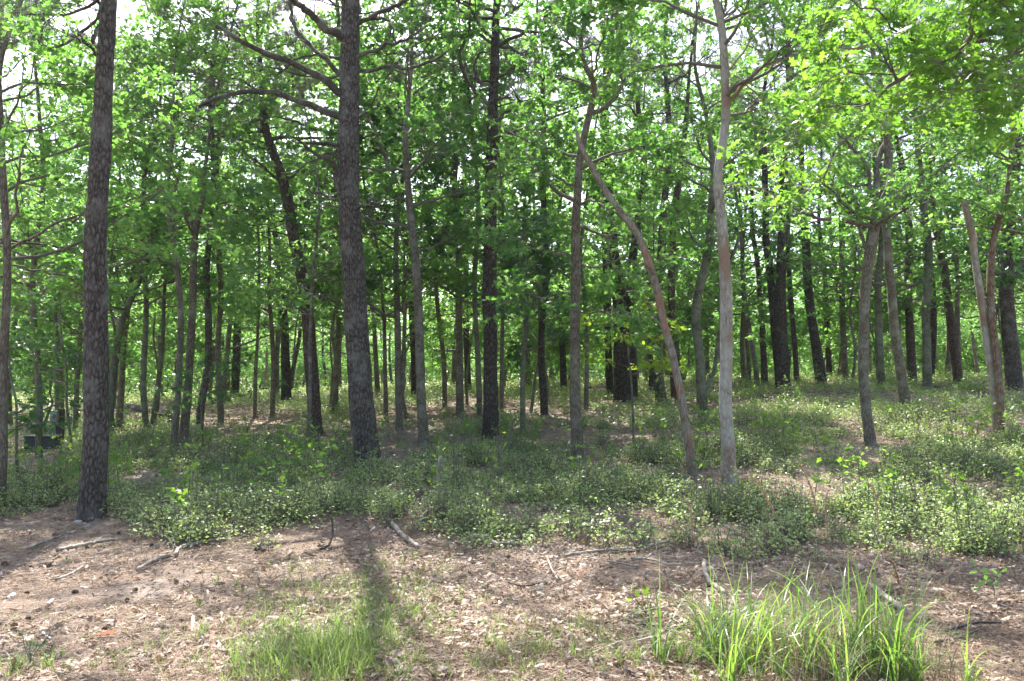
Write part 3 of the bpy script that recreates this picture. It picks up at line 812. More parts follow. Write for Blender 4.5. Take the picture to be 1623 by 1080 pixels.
# ---- middle distance, every stem followed from the photograph
def mid(kind, label, D, pts, ws, bark, seed, H=12, auto=None, **kw):
    pine = kind == 'pine'
    if pine:
        build_tree("pine_tree", label, "pine tree", D, pts, ws, bark, H=H, seed=seed, auto=auto or (11, H-5.2, H-.3, 2.3, .8), foliage='pine',
                   fol=kw.pop('fol', dict(nsub=6, ntw=5, nn=44, wd=.0075)), dead=kw.pop('dead', (7, 4.5, H-4.5, 1.6, 1.1)), step=.12, k=12, **kw)
    else:
        build_tree("oak_tree", label, "oak tree", D, pts, ws, bark, H=H, seed=seed, auto=auto or (18, 2.6, H-.4, 2.5, 1.1), fol=dict(nsub=8, ntw=5, nleaf=12),
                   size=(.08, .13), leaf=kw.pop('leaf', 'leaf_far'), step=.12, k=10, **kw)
mid('pine', "thick dark pine forming the centre of the dark cluster right of the forked oak", 23, [(985, 618), (984, 560), (983, 480), (972, 400), (966, 340), (962, 250), (960, 170)], [27, 24, 22, 20, 19, 17, 14], 'pine_dark', 21, 15)
mid('pine', "dark pine fused to the right side of the thickest pine in the dark cluster", 23.4, [(1002, 615), (1000, 560), (998, 480), (1003, 400), (1014, 330), (1020, 260)], [17, 15, 14, 13, 12, 10], 'pine_dark', 22, 13)
mid('pine', "slimmer dark pine at the left edge of the dark cluster", 24.5, [(966, 616), (964, 560), (960, 480), (958, 400), (955, 300)], [12, 11, 10, 10, 8], 'pine_dark', 23, 13)
mid('pine', "tall dark pine behind the leaning dead stem, left one of two", 22, [(1047, 628), (1041, 560), (1042, 480), (1048, 400), (1052, 330), (1060, 250)], [17, 15, 14, 13.5, 12, 10], 'pine', 24, 14)
mid('pine', "tall pine behind the leaning dead stem, right one of two, with a crooked top", 22.6, [(1070, 634), (1067, 560), (1065, 480), (1066, 400), (1070, 340), (1080, 260)], [13, 12, 12, 12, 11, 9], 'pine_red', 25, 12.5)
mid('pine', "narrow black stem just left of the two pines behind the dead stem", 26, [(1033, 612), (1031, 540), (1029, 470), (1030, 400)], [9, 8, 8, 7], 'pine_dark', 26, 12)
mid('pine', "dark thick right stem of the twin pines on the ridge", 24, [(1243, 606), (1239, 540), (1236, 480), (1238, 420), (1240, 360), (1240, 300)], [20, 18, 17, 16, 15, 13], 'pine_dark', 27, 14)
mid('pine', "dark slimmer left stem of the twin pines on the ridge", 24.6, [(1234, 602), (1228, 520), (1221, 440), (1215, 380), (1214, 330), (1212, 270)], [12, 12, 12, 11, 10, 9], 'pine_dark', 28, 13)
mid('pine', "dark pine leaning left on the ridge, right of the twin pines", 25, [(1302, 604), (1293, 550), (1284, 490), (1279, 430), (1275, 370), (1270, 300)], [17, 15, 14, 13, 12, 10], 'pine_dark', 29, 13)
mid('pine', "reddish thin pine between the twin pines and the leaning ridge pine", 27, [(1263, 600), (1258, 540), (1252, 480), (1248, 420)], [9, 8, 8, 7], 'pine_red', 30, 12)
mid('pine', "reddish slender pine left of the twin pines on the ridge", 27.5, [(1212, 603), (1209, 540), (1204, 480), (1200, 420)], [10, 9, 8, 8], 'pine_red', 31, 12)
mid('pine', "dark pine partly veiled by lime leaves, right of the leaning smooth oak", 26, [(1446, 600), (1441, 530), (1436, 460), (1437, 380), (1430, 310)], [14, 13, 12, 12, 10], 'pine_red', 32, 13)
mid('oak', "straight mossy grey oak between two dark pines at right", 23, [(1470, 618), (1470, 540), (1470, 480), (1475, 400), (1470, 330), (1460, 230)], [14, 13, 13, 12, 11, 9], 'oak_green', 33, 11)
mid('pine', "brown-red pine leaning left near the right border, behind the pale broken stem", 26, [(1517, 596), (1510, 520), (1502, 450), (1495, 390), (1480, 300), (1475, 180)], [14, 13, 12, 12, 11, 9], 'pine_red', 34, 13)
mid('oak', "thin grey forked stem hugging the brown-red pine near the right border", 27, [(1521, 596), (1520, 530), (1519, 480), (1521, 440), (1518, 400)], [8, 7, 7, 7, 6], 'oak', 35, 10)
mid('pine', "rough thick pine at the right border of the picture", 23, [(1605, 593), (1598, 520), (1592, 450), (1593, 370), (1600, 280), (1605, 170)], [24, 22, 20, 19, 18, 15], 'pine', 36, 15)
mid('oak', "slim oak leaning left behind the ridged-bark oak", 24, [(1397, 612), (1392, 560), (1389, 500), (1386, 450), (1390, 400)], [13, 12, 11, 11, 10], 'oak_green', 37, 11)
mid('oak', "grey slender oak on the ridge left of the ridged-bark oak", 27, [(1340, 604), (1336, 535), (1333, 460), (1333, 380), (1330, 320)], [11, 10, 9, 9, 8], 'oak', 38, 11)
mid('oak', "curved thin oak stem between pale smooth oak and reddish slender pine", 26, [(1200, 606), (1194, 560), (1184, 500), (1178, 450), (1176, 400)], [8, 7, 7, 7, 6], 'oak', 39, 10)
mid('oak', "pair of thin dark stems' left member right of the pale smooth oak", 27, [(1187, 605), (1186, 560), (1182, 510), (1180, 470)], [7, 6, 6, 5], 'oak_brown', 40, 10)
mid('oak', "grey upright oak left of the straight middle pine, pale in the shade", 20, [(729, 648), (728, 560), (727, 480), (727, 400), (720, 300), (722, 230)], [12, 11, 10.5, 10, 9, 7], 'oak', 41, 11.5)
mid('pine', "thin dark pine just left of the straight middle pine", 27, [(742, 606), (739, 540), (737, 480), (738, 400)], [10, 9.5, 9, 8], 'pine_dark', 42, 12)
mid('oak', "thin oak with a bend, far behind the gap left of the grey upright oak", 22, [(705, 640), (704, 590), (700, 540), (694, 490), (690, 440)], [8, 7.5, 7, 7, 6], 'oak_brown', 43, 10)
mid('pine', "short-looking black trunk hidden behind the straight grey oak", 26, [(657, 607), (657, 560), (655, 520), (652, 470)], [12, 11, 10, 9], 'pine_dark', 44, 12)
mid('oak', "double-stemmed grey oak between the large pine and the straight grey oak", 18, [(633, 665), (631, 600), (629, 520), (627, 460), (625, 400), (628, 330)], [12, 11, 10, 10, 9, 7], 'oak', 45, 10.5,
    limbs=[([(634, 640), (640, 590), (641, 530), (641, 470), (645, 420)], (8, 5), .3, 1)], sub_limbs_bare=0)
mid('oak', "thin stem close to the right side of the large pine trunk", 20, [(611, 645), (611, 580), (611, 520), (608, 470)], [7, 6.5, 6, 5], 'oak_brown', 46, 9.5)
mid('oak', "very thin oak stem between the straight middle pine and the dark-leaved sapling", 21, [(795, 638), (796, 560), (797, 480), (798, 410)], [7, 6.5, 6, 5], 'oak', 47, 9.5)
mid('pine', "black trunk low behind the leaves left of the forked oak", 28, [(893, 608), (892, 560), (891, 520), (890, 460)], [11, 10, 9, 8], 'pine_dark', 48, 12)
mid('oak', "thin grey stem right of the forked oak, in front of the dark cluster", 21, [(929, 627), (930, 580), (929, 530), (926, 480)], [8, 7, 7, 6], 'oak', 49, 9.5)
mid('oak', "mossy oak leaning right behind the left pine", 19, [(174, 640), (178, 590), (186, 530), (197, 490), (212, 452), (226, 415)], [13, 12, 11, 10, 9, 7], 'oak_green', 50, 10)
mid('oak', "slender oak leaning right, second behind the left pine", 21, [(190, 660), (195, 600), (200, 550), (207, 505), (214, 460)], [11, 10, 9, 8, 7], 'oak_brown', 51, 9.5)
mid('oak', "thin oak left of the left pine, behind the utility box", 23, [(120, 665), (122, 600), (126, 540), (130, 480)], [8, 7, 7, 6], 'oak_brown', 52, 9.5)
mid('oak', "thin dark oak stem standing just behind the utility box", 24, [(90, 670), (91, 600), (92, 540), (90, 480)], [7, 7, 6, 6], 'oak_green', 53, 9.5)
mid('pine', "broad dark trunk far behind the slim leaning pine, on its left", 28, [(454, 615), (453, 560), (452, 510), (448, 450)], [16, 14, 13, 11], 'pine_dark', 54, 13)
mid('pine', "distant upright pine seen between the oak pair and the slim leaning pine", 32, [(373, 612), (376, 540), (377, 460), (377, 380), (375, 330)], [13, 12, 10, 9, 8], 'pine_dark', 55, 14)
mid('oak', "thin grey stem left of the broad dark trunk", 22, [(432, 640), (433, 580), (430, 520), (426, 470)], [8, 7, 7, 6], 'oak', 56, 10)
mid('oak', "faint thin stem in the sunlit gap on the ridge, left of the slim leaning pine", 22, [(404, 640), (406, 590), (410, 540), (412, 490)], [6, 6, 5, 5], 'oak', 57, 9)
mid('oak', "small oak stem in the leaf-littered hollow left of the oak pair", 20, [(243, 668), (250, 620), (258, 570), (262, 520)], [8, 7, 7, 6], 'oak_green', 58, 9)
mid('oak', "thin pale stem touching the foot of the slim leaning pine", 15.4, [(490, 682), (489, 630), (488, 590), (486, 540)], [8, 7, 6, 6], 'oak', 59, 8)
mid('oak', "slim oak right of the large pine's left limbs, leaning over the shrubs", 23, [(532, 615), (534, 570), (538, 520), (540, 470)], [9, 8, 8, 7], 'oak_green', 60, 10)

mid('oak', "leafy oak reaching in from beyond the left border, behind the thin border oak", 14, [(-75, 760), (-70, 600), (-50, 400), (-30, 200)], [20, 18, 15, 12], 'oak', 81, 11.5, auto=(20, 3.0, 11, 3.0, 1.2))
mid('oak', "upright oak between the left border oak and the left pine, crown filling the upper left", 17.5, [(62, 690), (60, 600), (50, 450), (66, 300), (60, 180)], [11, 10, 9, 8, 6], 'oak_brown', 82, 12, auto=(20, 3.2, 11.6, 2.8, 1.1))
mid('oak', "thin oak just right of the left pine with a high leafy crown", 19, [(232, 680), (226, 600), (230, 480), (222, 380), (228, 260)], [10, 9, 8, 7, 6], 'oak_green', 83, 12.5)
mid('oak', "faint pale oak high behind the long crooked limbs of the large pine", 20, [(350, 650), (346, 560), (352, 450), (345, 330), (352, 200)], [10, 9, 8, 7, 6], 'oak', 84, 13)
mid('pine', "needle-tufted slim pine directly behind the trunk of the large pine", 18.5, [(578, 660), (570, 560), (560, 450), (552, 320), (548, 160), (540, 60)], [13, 12, 11, 10, 8, 7], 'pine_dark', 85, 12, auto=(18, 6.5, 11.8, 3.2, 1.2), fol=dict(nsub=8, ntw=6, nn=90, wd=.005))
mid('pine', "slim pine with grey-green tufts at the top, left of the oak pair", 19, [(318, 650), (330, 560), (326, 430), (336, 300), (330, 160), (336, 60)], [12, 11, 10, 9, 8, 7], 'pine', 86, 12.5, auto=(20, 6.8, 12.2, 3.4, 1.2), fol=dict(nsub=8, ntw=6, nn=90, wd=.005))
mid('pine', "pine with sparse grey tufts between the straight middle pine and the forked oak", 20, [(862, 640), (858, 540), (866, 420), (860, 280), (862, 160)], [12, 11, 10, 9, 8], 'pine_dark', 87, 12.5, auto=(18, 7.0, 12.2, 3.0, 1.2), fol=dict(nsub=8, ntw=6, nn=90, wd=.005))
mid('oak', "oak just outside the right border whose leaves spill into the picture", 15, [(1690, 700), (1680, 560), (1690, 400), (1680, 250)], [16, 15, 13, 11], 'oak', 88, 11, auto=(20, 3.6, 10.6, 2.8, 1.1))
mid('oak', "leafy oak high above the gap between the straight grey oak and the middle pine", 19.5, [(760, 650), (757, 560), (752, 450), (758, 330), (750, 220)], [9, 8, 8, 7, 6], 'oak_green', 89, 12.5)

# ------------------------------------------------------------------ trees beyond the ridge: copies of a few kinds
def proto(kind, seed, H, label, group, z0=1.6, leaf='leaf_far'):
    rng = np.random.RandomState(seed)
    n = 9
    zs = np.linspace(-.15, H, n)
    path = np.stack([np.cumsum(rng.normal(size=n)*.12), np.cumsum(rng.normal(size=n)*.12), zs], -1); path[:, :2] -= path[0, :2]
    r = (.13 if kind == 'pine' else .09 if H > 9.5 else .045)*(1-.85*np.linspace(0, 1, n))
    p4 = catmull(np.hstack([path, r[:, None]]), 4)
    V, Fc, P, R = trunk_mesh(p4, .3, 8, .05, rng)
    root = empty("pine_tree" if kind == 'pine' else "oak_tree", (0, 0, 0), label, "pine tree" if kind == 'pine' else "oak tree", group)
    obj("trunk", V, Fc, M['pine_dark' if kind == 'pine' else 'oak'], root, smooth=True)
    if kind == 'pine':
        A, AR = auto_limbs(P, R, rng, 22, H*.5, H-.3, 2.4, .7)
        (S1, R1, S2, R2), lv = pine_foliage(A, AR, rng, nsub=6, ntw=5, nn=34, wd=.009)
    else:
        A, AR = auto_limbs(P, R, rng, (21 if H > 9.5 else 17) if H > 5 else 22, z0, H-.3, 2.9 if H > 5 else 1.6, 1.1)
        (S1, R1, S2, R2), lv = oak_foliage(A, AR, rng, nsub=8, ntw=5, nleaf=10, size=(.09, .15), sublen=1.1 if H > 5 else .7, twlen=.5)
    Vb, Fb, _ = join([tubes(A, AR, 5), tubes(S1, R1, 3)])
    obj("branches", Vb, Fb, M['twig'], root, smooth=True)
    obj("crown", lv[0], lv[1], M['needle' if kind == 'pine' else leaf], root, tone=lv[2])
    return root

def copy_tree(o, loc, rz, sc):
    c = o.copy(); COL.objects.link(c)
    c.location = loc; c.rotation_euler = (0, 0, rz); c.scale = (sc, sc, sc)
    for ch in o.children:
        d_ = ch.copy(); COL.objects.link(d_); d_.parent = c
    return c

GM = "slim young oaks between the larger trunks"
GO, GP, GU = "leafy oaks of the far wood", "pines of the far wood", "low bushy trees filling the far wood"
protos = [proto('oak', 101, 11, "leafy oak among the crowd of trees on and beyond the ridge", GO),
          proto('oak', 102, 12, "leafy oak among the crowd of trees on and beyond the ridge", GO, 1.8, 'leaf'),
          proto('oak', 103, 10, "leafy oak among the crowd of trees on and beyond the ridge", GO, 1.2, 'leaf'),
          proto('oak', 104, 12.5, "leafy oak among the crowd of trees on and beyond the ridge", GO, 2.2),
          proto('pine', 105, 13, "distant dark-stemmed pine with a tufted crown beyond the ridge", GP),
          proto('pine', 106, 14.5, "distant dark-stemmed pine with a tufted crown beyond the ridge", GP),
          proto('oak', 107, 3.4, "low bushy young tree with bright leaves beyond the ridge", GU, .3, 'leaf'),
          proto('oak', 108, 7.5, "slim leafy young oak growing between the larger trunks", GM, 1.3, 'leaf_far'),
          proto('oak', 109, 6.2, "slim leafy young oak growing between the larger trunks", GM, .9, 'leaf_blue'),
          proto('oak', 110, 9.0, "slim leafy young oak growing between the larger trunks", GM, 1.8, 'leaf')]
rs = np.random.RandomState(21)
placed, used = [], set()
def put(Ylo, Yhi, n, kinds, mind, umax=.86):
    c = 0; tries = 0
    while c < n and tries < 6000:
        tries += 1
        Y = math.sqrt(rs.uniform(Ylo**2, Yhi**2)); X = rs.uniform(-umax, umax)*Y
        if any((X-a)**2+(Y-b_)**2 < mind**2 for a, b_ in placed): continue
        placed.append((X, Y)); c += 1
        pi = kinds[rs.randint(len(kinds))]
        o = protos[pi]; loc = (X, Y, g1(X, Y)-.05); rz = rs.uniform(0, 6.28); sc = rs.uniform(.82, 1.18)
        if pi in used: copy_tree(o, loc, rz, sc)
        else:
            used.add(pi); o.location = loc; o.rotation_euler = (0, 0, rz); o.scale = (sc,)*3
put(29, 44, 34, [0, 1, 2, 3, 1, 3, 4, 5], 2.7)
put(44, 75, 62, [0, 1, 2, 3, 4], 3.6)
GAPS = [(-60, 21), (20, 23), (100, 25), (-20, 27), (180, 24), (60, 29), (250, 27), (440, 26), (600, 24), (720, 27), (840, 25), (1010, 26), (1080, 24), (1120, 28), (1180, 24), (1060, 30), (1330, 27), (1420, 29), (1500, 25), (1660, 25), (960, 29), (330, 28), (540, 29)]
for i, (px, Y) in enumerate(GAPS):
    Y += 5; o = protos[(1, 3, 0)[i % 3]]; X = (px-811.5)/F*Y; placed.append((X, Y))
    copy_tree(o, (X, Y, g1(X, Y)-.05), rs.uniform(0, 6.28), rs.uniform(1.05, 1.25))
put(27, 75, 135, [6], 1.35, .69)
put(19.5, 31, 26, [7, 8, 9], 1.9)

LAND = [(148, "the left pine"), (290, "the oak pair"), (495, "the slim leaning pine"), (580, "the large pine"), (670, "the straight grey oak"),
        (777, "the middle pine"), (913, "the forked oak"), (1000, "the dark pine cluster"), (1090, "the leaning dead stem"), (1153, "the pale smooth oak"),
        (1240, "the twin pines"), (1378, "the ridged-bark oak"), (1470, "the mossy straight oak"), (1580, "the pale broken stem")]
ORD = ["nearest", "second nearest", "third nearest", "fourth nearest", "fifth nearest", "sixth nearest", "seventh nearest", "eighth nearest", "ninth nearest", "tenth nearest",
       "eleventh nearest", "twelfth nearest", "thirteenth nearest", "fourteenth nearest", "fifteenth nearest", "sixteenth nearest", "seventeenth nearest", "eighteenth nearest", "nineteenth nearest", "twentieth nearest", "twenty-first nearest", "twenty-second nearest", "twenty-third nearest", "twenty-fourth nearest", "farthest"]
WHAT = {GO: "leafy far oak", GP: "distant dark-stemmed pine", GU: "low bushy far tree", GM: "slim young oak"}
buckets = {}
for o in S.objects:
    if o.parent is None and o.get("group") in WHAT:
        x, _y = unproj(np.array([o.location.x]), np.array([o.location.y]), np.array([o.location.z]))
        buckets.setdefault((o["group"], sum(x[0] > l[0] for l in LAND)), []).append(o)
for (g, i), os_ in buckets.items():
    os_.sort(key=lambda o: o.location.y)
    where = "left of "+LAND[0][1] if i == 0 else "right of "+LAND[-1][1] if i == len(LAND) else "between "+LAND[i-1][1]+" and "+LAND[i][1]
    for k, o in enumerate(os_):
        o["label"] = ORD[min(k, 24)]+" "+WHAT[g]+" "+where

def distant():
    rng = np.random.RandomState(8)
    n = 190000
    Y = rng.uniform(76, 100, n); X = rng.uniform(-1.0, 1.0, n)*Y
    h = 12 + 5*vnoise(X*.16, Y*.05, 4)
    z = rng.uniform(0, 1, n)**1.1*h
    keep = vnoise(X*.5, z*.6+Y*.15, 2) > .25+.02*z
    X, Y, z = X[keep], Y[keep], z[keep]; n = len(X)
    P = np.stack([X, Y, gz(X, Y)+z], -1)
    D = nrm(rng.normal(size=(n, 3))); N = nrm(rng.normal(size=(n, 3))*.5+[0, 0, 1])
    N = nrm(N-(N*D).sum(-1, keepdims=True)*D)
    V, Fc = place(LEAF4, P, D, N, rng.uniform(.35, .6, n))
    o = obj("distant_woodland", V, Fc, M['leaf'], tone=rng.uniform(0, .6, n))
    tag(o, "far woodland foliage reading as one green mass behind all trunks", "woodland", kind="stuff")
distant()

# ------------------------------------------------------------------ undergrowth
EDGE_X = [-500, 0, 60, 130, 200, 300, 450, 600, 700, 850, 1000, 1100, 1300, 1450, 1623, 2200]
EDGE_Y = [825, 822, 812, 805, 848, 868, 864, 852, 862, 870, 880, 886, 902, 920, 910, 905]
BARE = [(640, 705, 75, 32), (395, 668, 95, 26), (1275, 785, 70, 24), (700, 665, 90, 14), (1010, 700, 50, 14), (1560, 775, 60, 14), (560, 700, 40, 12), (930, 660, 90, 10), (300, 765, 50, 12), (1130, 850, 40, 14), (840, 820, 40, 10), (230, 805, 20, 14), (50, 740, 70, 30), (860, 690, 60, 18), (1210, 775, 30, 12),
        (1330, 850, 60, 22), (1560, 690, 40, 14), (20, 700, 60, 40), (200, 655, 120, 14), (1090, 690, 40, 12), (1440, 800, 40, 14)]
BASES = [tuple(ground_hit(x, y)[:2]) for x, y in ((1155, 768), (1098, 752), (1381, 706), (582, 742), (778, 700), (915, 735), (672, 707), (500, 690))]
def shrub_density(X, Y):
    Z = gz(X, Y)
    px, py = unproj(X, Y, Z)
    e = np.interp(px, EDGE_X, EDGE_Y) + (fbm(X*1.1, Y*1.1, 71)-.5)*75 - 4
    d0 = np.clip((e - py)/26, 0, 1)**1.3
    for bx, by, rx, ry in BARE:
        q = ((px-bx)/rx)**2+((py-by)/ry)**2
        d0 = d0*np.clip((q-.5)/.8, .12, 1)
    nz = fbm(X*.55, Y*.55, 11)
    for bx, by in BASES:
        d0 = d0*np.where((np.abs(X-bx-.0) < .3+.03*by) & (Y > by-.75) & (Y < by+.25), .06, 1)
    return d0*np.maximum(np.clip((nz-.33)*4.5, .05, .9), .55*np.clip((py-760)/30, 0, 1))*np.clip((fbm(X*1.9, Y*1.9, 37)-.39)*8, .07, 1)
def undergrowth():
    rng = np.random.RandomState(31)
    n0 = 52000
    Y = 7.2*(60/7.2)**rng.uniform(0, 1, n0)**.8; X = rng.uniform(-.78, .78, n0)*Y
    far = np.clip(Y/14, 1, 3.2)
    keep = rng.uniform(0, 1, n0) < shrub_density(X, Y)*np.where(Y > 12.5, .85, 1)
    X, Y, far = X[keep], Y[keep], far[keep]
    # extra plants near the camera
    n1 = 11000
    Y1 = np.sqrt(rng.uniform(7.2**2, 15**2, n1)); X1 = rng.uniform(-.75, .75, n1)*Y1
    k1 = rng.uniform(0, 1, n1) < shrub_density(X1, Y1)
    X = np.r_[X, X1[k1]]; Y = np.r_[Y, Y1[k1]]; far = np.r_[far, np.ones(k1.sum())]
    n = len(X); m = 30
    hz = (.06+.5*np.clip(fbm(X*1.3, Y*1.3, 4)-.15, 0, 1))*rng.uniform(.5, 1.45, n)
    rad = rng.uniform(.12, .26, n)*np.clip(far, 1, 1.5)
    a = rng.uniform(0, 6.28, (n, m)); rr = np.sqrt(rng.uniform(0, 1, (n, m)))*rad[:, None]
    zz = hz[:, None]*(1-.55*(rr/rad[:, None])**2)*rng.uniform(.35, 1.05, (n, m))
    px_ = X[:, None]+rr*np.cos(a); py_ = Y[:, None]+rr*np.sin(a)
    P = np.stack([px_, py_, gz(px_.ravel(), py_.ravel()).reshape(n, m)+zz], -1).reshape(-1, 3)
    N_ = len(P)
    D = rng.normal(size=(N_, 3)); D[:, 2] = D[:, 2]*.5+.25; D = nrm(D)
    N = rng.normal(size=(N_, 3))*.45+[0, 0, 1]; N = nrm(N-(N*D).sum(-1, keepdims=True)*D)
    size = (rng.uniform(.026, .05, (n, m))*far[:, None]**.8).ravel()
    V, Fc = place(LEAF4, P, D, N, size)
    tone = np.clip(np.repeat(rng.uniform(0, .35, n)+1.1*(fbm(X*.7, Y*.7, 90)-.4), m)+rng.uniform(0, .45, N_), 0, 1)
    o = obj("undergrowth_foliage", V, Fc, M['shrub'], tone=tone)
    # taller broad-leaved sprouts among the shrubs
    kk = rng.uniform(0, 1, n) < .03
    Xb, Yb = X[kk], Y[kk]; nb_ = len(Xb); mb_ = 22
    hb = rng.uniform(.35, .75, nb_)
    st_ = np.stack([Xb, Yb, gz(Xb, Yb)], -1)[:, None, :]+np.linspace(0, 1, 4)[None, :, None]*np.stack([rng.normal(size=nb_)*.08, rng.normal(size=nb_)*.08, hb], -1)[:, None, :]
    S1, R1 = children(st_, np.full((nb_, 4), .004), 5, rng, tmin=.45, L=.26, spread=60, up=.25, m=4)
    Vb, Fb, tb = leaves_on(S1.reshape(-1, 4, 3)[:], rng, 5, (.05, .095), LEAF8)
    b2 = obj("sprout_leaves", Vb, Fb, M['sprout'], parent=o, tone=tb)
    Vq, Fq_, _ = join([tubes(st_, np.full((nb_, 4), .004), 4), tubes(S1, R1, 3)])
    obj("sprout_stems", Vq, Fq_, M['twig'], parent=o)
    # woody stems
    ns = 5
    sb = np.stack([X, Y, gz(X, Y)], -1)[:, None, :]+rng.normal(size=(n, ns, 3))*[.03, .03, 0]
    tip = np.stack([X, Y, gz(X, Y)], -1)[:, None, :]+np.stack([rng.normal(size=(n, ns))*rad[:, None]*.5, rng.normal(size=(n, ns))*rad[:, None]*.5, hz[:, None]*rng.uniform(.6, 1, (n, ns))], -1)
    nearm = np.repeat(Y < 18, ns)
    Pt = np.stack([sb, (sb+tip)/2+[0, 0, .02], tip], 2).reshape(-1, 3, 3)[nearm]
    Vt, Ft = tubes(Pt, np.tile([.003, .0025, .0015], (len(Pt), 1)), 3)
    s = obj("stems", Vt, Ft, M['twig'], parent=o)
    tag(o, "pale green knee-high huckleberry undergrowth covering the rising forest floor", "undergrowth", kind="stuff")
    o.name = "undergrowth"
undergrowth()

# ------------------------------------------------------------------ leaf litter and needles
def scatter_ground(n, Ylo, Yhi, umax, rng, power=1.0):
    Y = Ylo*(Yhi/Ylo)**rng.uniform(0, 1, n)
    X = rng.uniform(-umax, umax, n)*Y
    return X, Y
def litter():
    rng = np.random.RandomState(41)
    X, Y = scatter_ground(125000, 3.6, 36, .74, rng)
    px, py = unproj(X, Y, gz(X, Y))
    leafy = np.clip(.35+.65*np.clip((px-350)/500, 0, 1)+(py < 850)*.6, 0, 1)*np.clip((fbm(X*.9, Y*.9, 23)-.25)*3, .15, 1)
    k = rng.uniform(0, 1, len(X)) < leafy
    X, Y = X[k], Y[k]; n = len(X)
    P = np.stack([X, Y, gz(X, Y)+rng.uniform(.004, .045, n)], -1)
    D = rng.normal(size=(n, 3)); D[:, 2] *= .35; D = nrm(D)
    N = rng.normal(size=(n, 3))*.5+[0, 0, 1]; N = nrm(N-(N*D).sum(-1, keepdims=True)*D)
    size = rng.uniform(.025, .085, n)*np.clip(Y/12, 1, 2)
    T = LEAF8.copy(); T[:, 2] = -.7*T[:, 1]**2*1.5 - .15*T[:, 0]**2
    V, Fc = place(T, P, D, N, size, size*rng.uniform(.5, 1, n))
    o = obj("leaf_litter", V, Fc, M['litter'], tone=rng.beta(1.1, 1.7, n))
    tag(o, "dry brown and bleached fallen oak leaves strewn over the ground", "leaf litter", kind="stuff")
    X, Y = scatter_ground(170000, 3.5, 12, .72, rng)
    k = rng.uniform(0, 1, len(X)) < np.clip((fbm(X*1.3, Y*1.3, 3)-.2)*2.6, .2, 1)
    X, Y = X[k], Y[k]; n = len(X)
    P = np.stack([X, Y, gz(X, Y)+rng.uniform(.002, .03, n)], -1)
    D = rng.normal(size=(n, 3)); D[:, 2] *= .18; D = nrm(D)
    N = nrm(rng.normal(size=(n, 3))*.4+[0, 0, 1])
    V, Fc = place(np.array([[-.5, .5, 0], [-.5, -.5, 0], [.5, -.5, .06], [.5, .5, .06]]), P, D, N, rng.uniform(.05, .12, n), rng.uniform(.0018, .0035, n))
    o = obj("needle_litter", V, Fc, M['needle_litter'], tone=rng.uniform(0, 1, n))
    tag(o, "reddish fallen pine needles matting the bare foreground", "pine needles", kind="stuff")
litter()
def twig_litter():
    rng = np.random.RandomState(77)
    n = 900
    X, Y = scatter_ground(n, 3.8, 16, .7, rng)
    k = fbm(X*.8, Y*.8, 14) > .42; X, Y = X[k], Y[k]; n = len(X)
    a = rng.uniform(0, 6.28, n); L = rng.uniform(.06, .34, n)
    t = np.linspace(-.5, .5, 5)[None]
    px_ = X[:, None]+np.cos(a)[:, None]*L[:, None]*t; py_ = Y[:, None]+np.sin(a)[:, None]*L[:, None]*t
    P = np.stack([px_, py_, gz(px_.ravel(), py_.ravel()).reshape(n, 5)+rng.uniform(.006, .03, (n, 1))], -1)
    P += rng.normal(size=P.shape)*L[:, None, None]*.035
    R = rng.uniform(.0018, .005, (n, 1))*np.linspace(1, .5, 5)[None]
    V, Fc = tubes(P, R, 4)
    tag(obj("twig_litter", V, Fc, M['twig']), "small broken twigs scattered through the litter", "twigs", kind="stuff")
twig_litter()

# ------------------------------------------------------------------ grass
def blades(X, Y, L, Wd, lean, rng, segs=3, drop=.5):
    """curved tapering blades -> verts, quads, tone"""
    n = len(X)
    az = rng.uniform(0, 6.283, n)
    h = np.stack([np.cos(az), np.sin(az), np.zeros(n)], -1)
    b = np.stack([X, Y, gz(X, Y)-.005], -1)
    t = np.linspace(0, 1, segs+1)
    out = L[:, None]*(lean[:, None]*(t**1.7)[None])
    up = L[:, None]*(t[None]-drop*lean[:, None]*(t**2.6)[None])
    C = b[:, None, :]+h[:, None, :]*out[..., None]+np.array([0, 0, 1.])*up[..., None]
    yaw = rng.uniform(-.9, .9, n)
    sd_ = np.stack([-np.sin(az+yaw), np.cos(az+yaw), np.zeros(n)], -1)
    w = Wd[:, None]*(np.minimum(1, .5+t*2)*(1-t**2.2)+.04)[None]
    A = C+sd_[:, None, :]*w[..., None]*.5; B = C-sd_[:, None, :]*w[..., None]*.5
    V = np.stack([A, B], 2).reshape(-1, 3)
    k = (segs+1)*2
    i = (np.arange(n)*k)[:, None]+(np.arange(segs)*2)[None]
    Fc = np.stack([i, i+1, i+3, i+2], -1).reshape(-1, 4)
    return V, Fc, np.repeat(np.clip(rng.uniform(0, 1, n), 0, 1), segs)
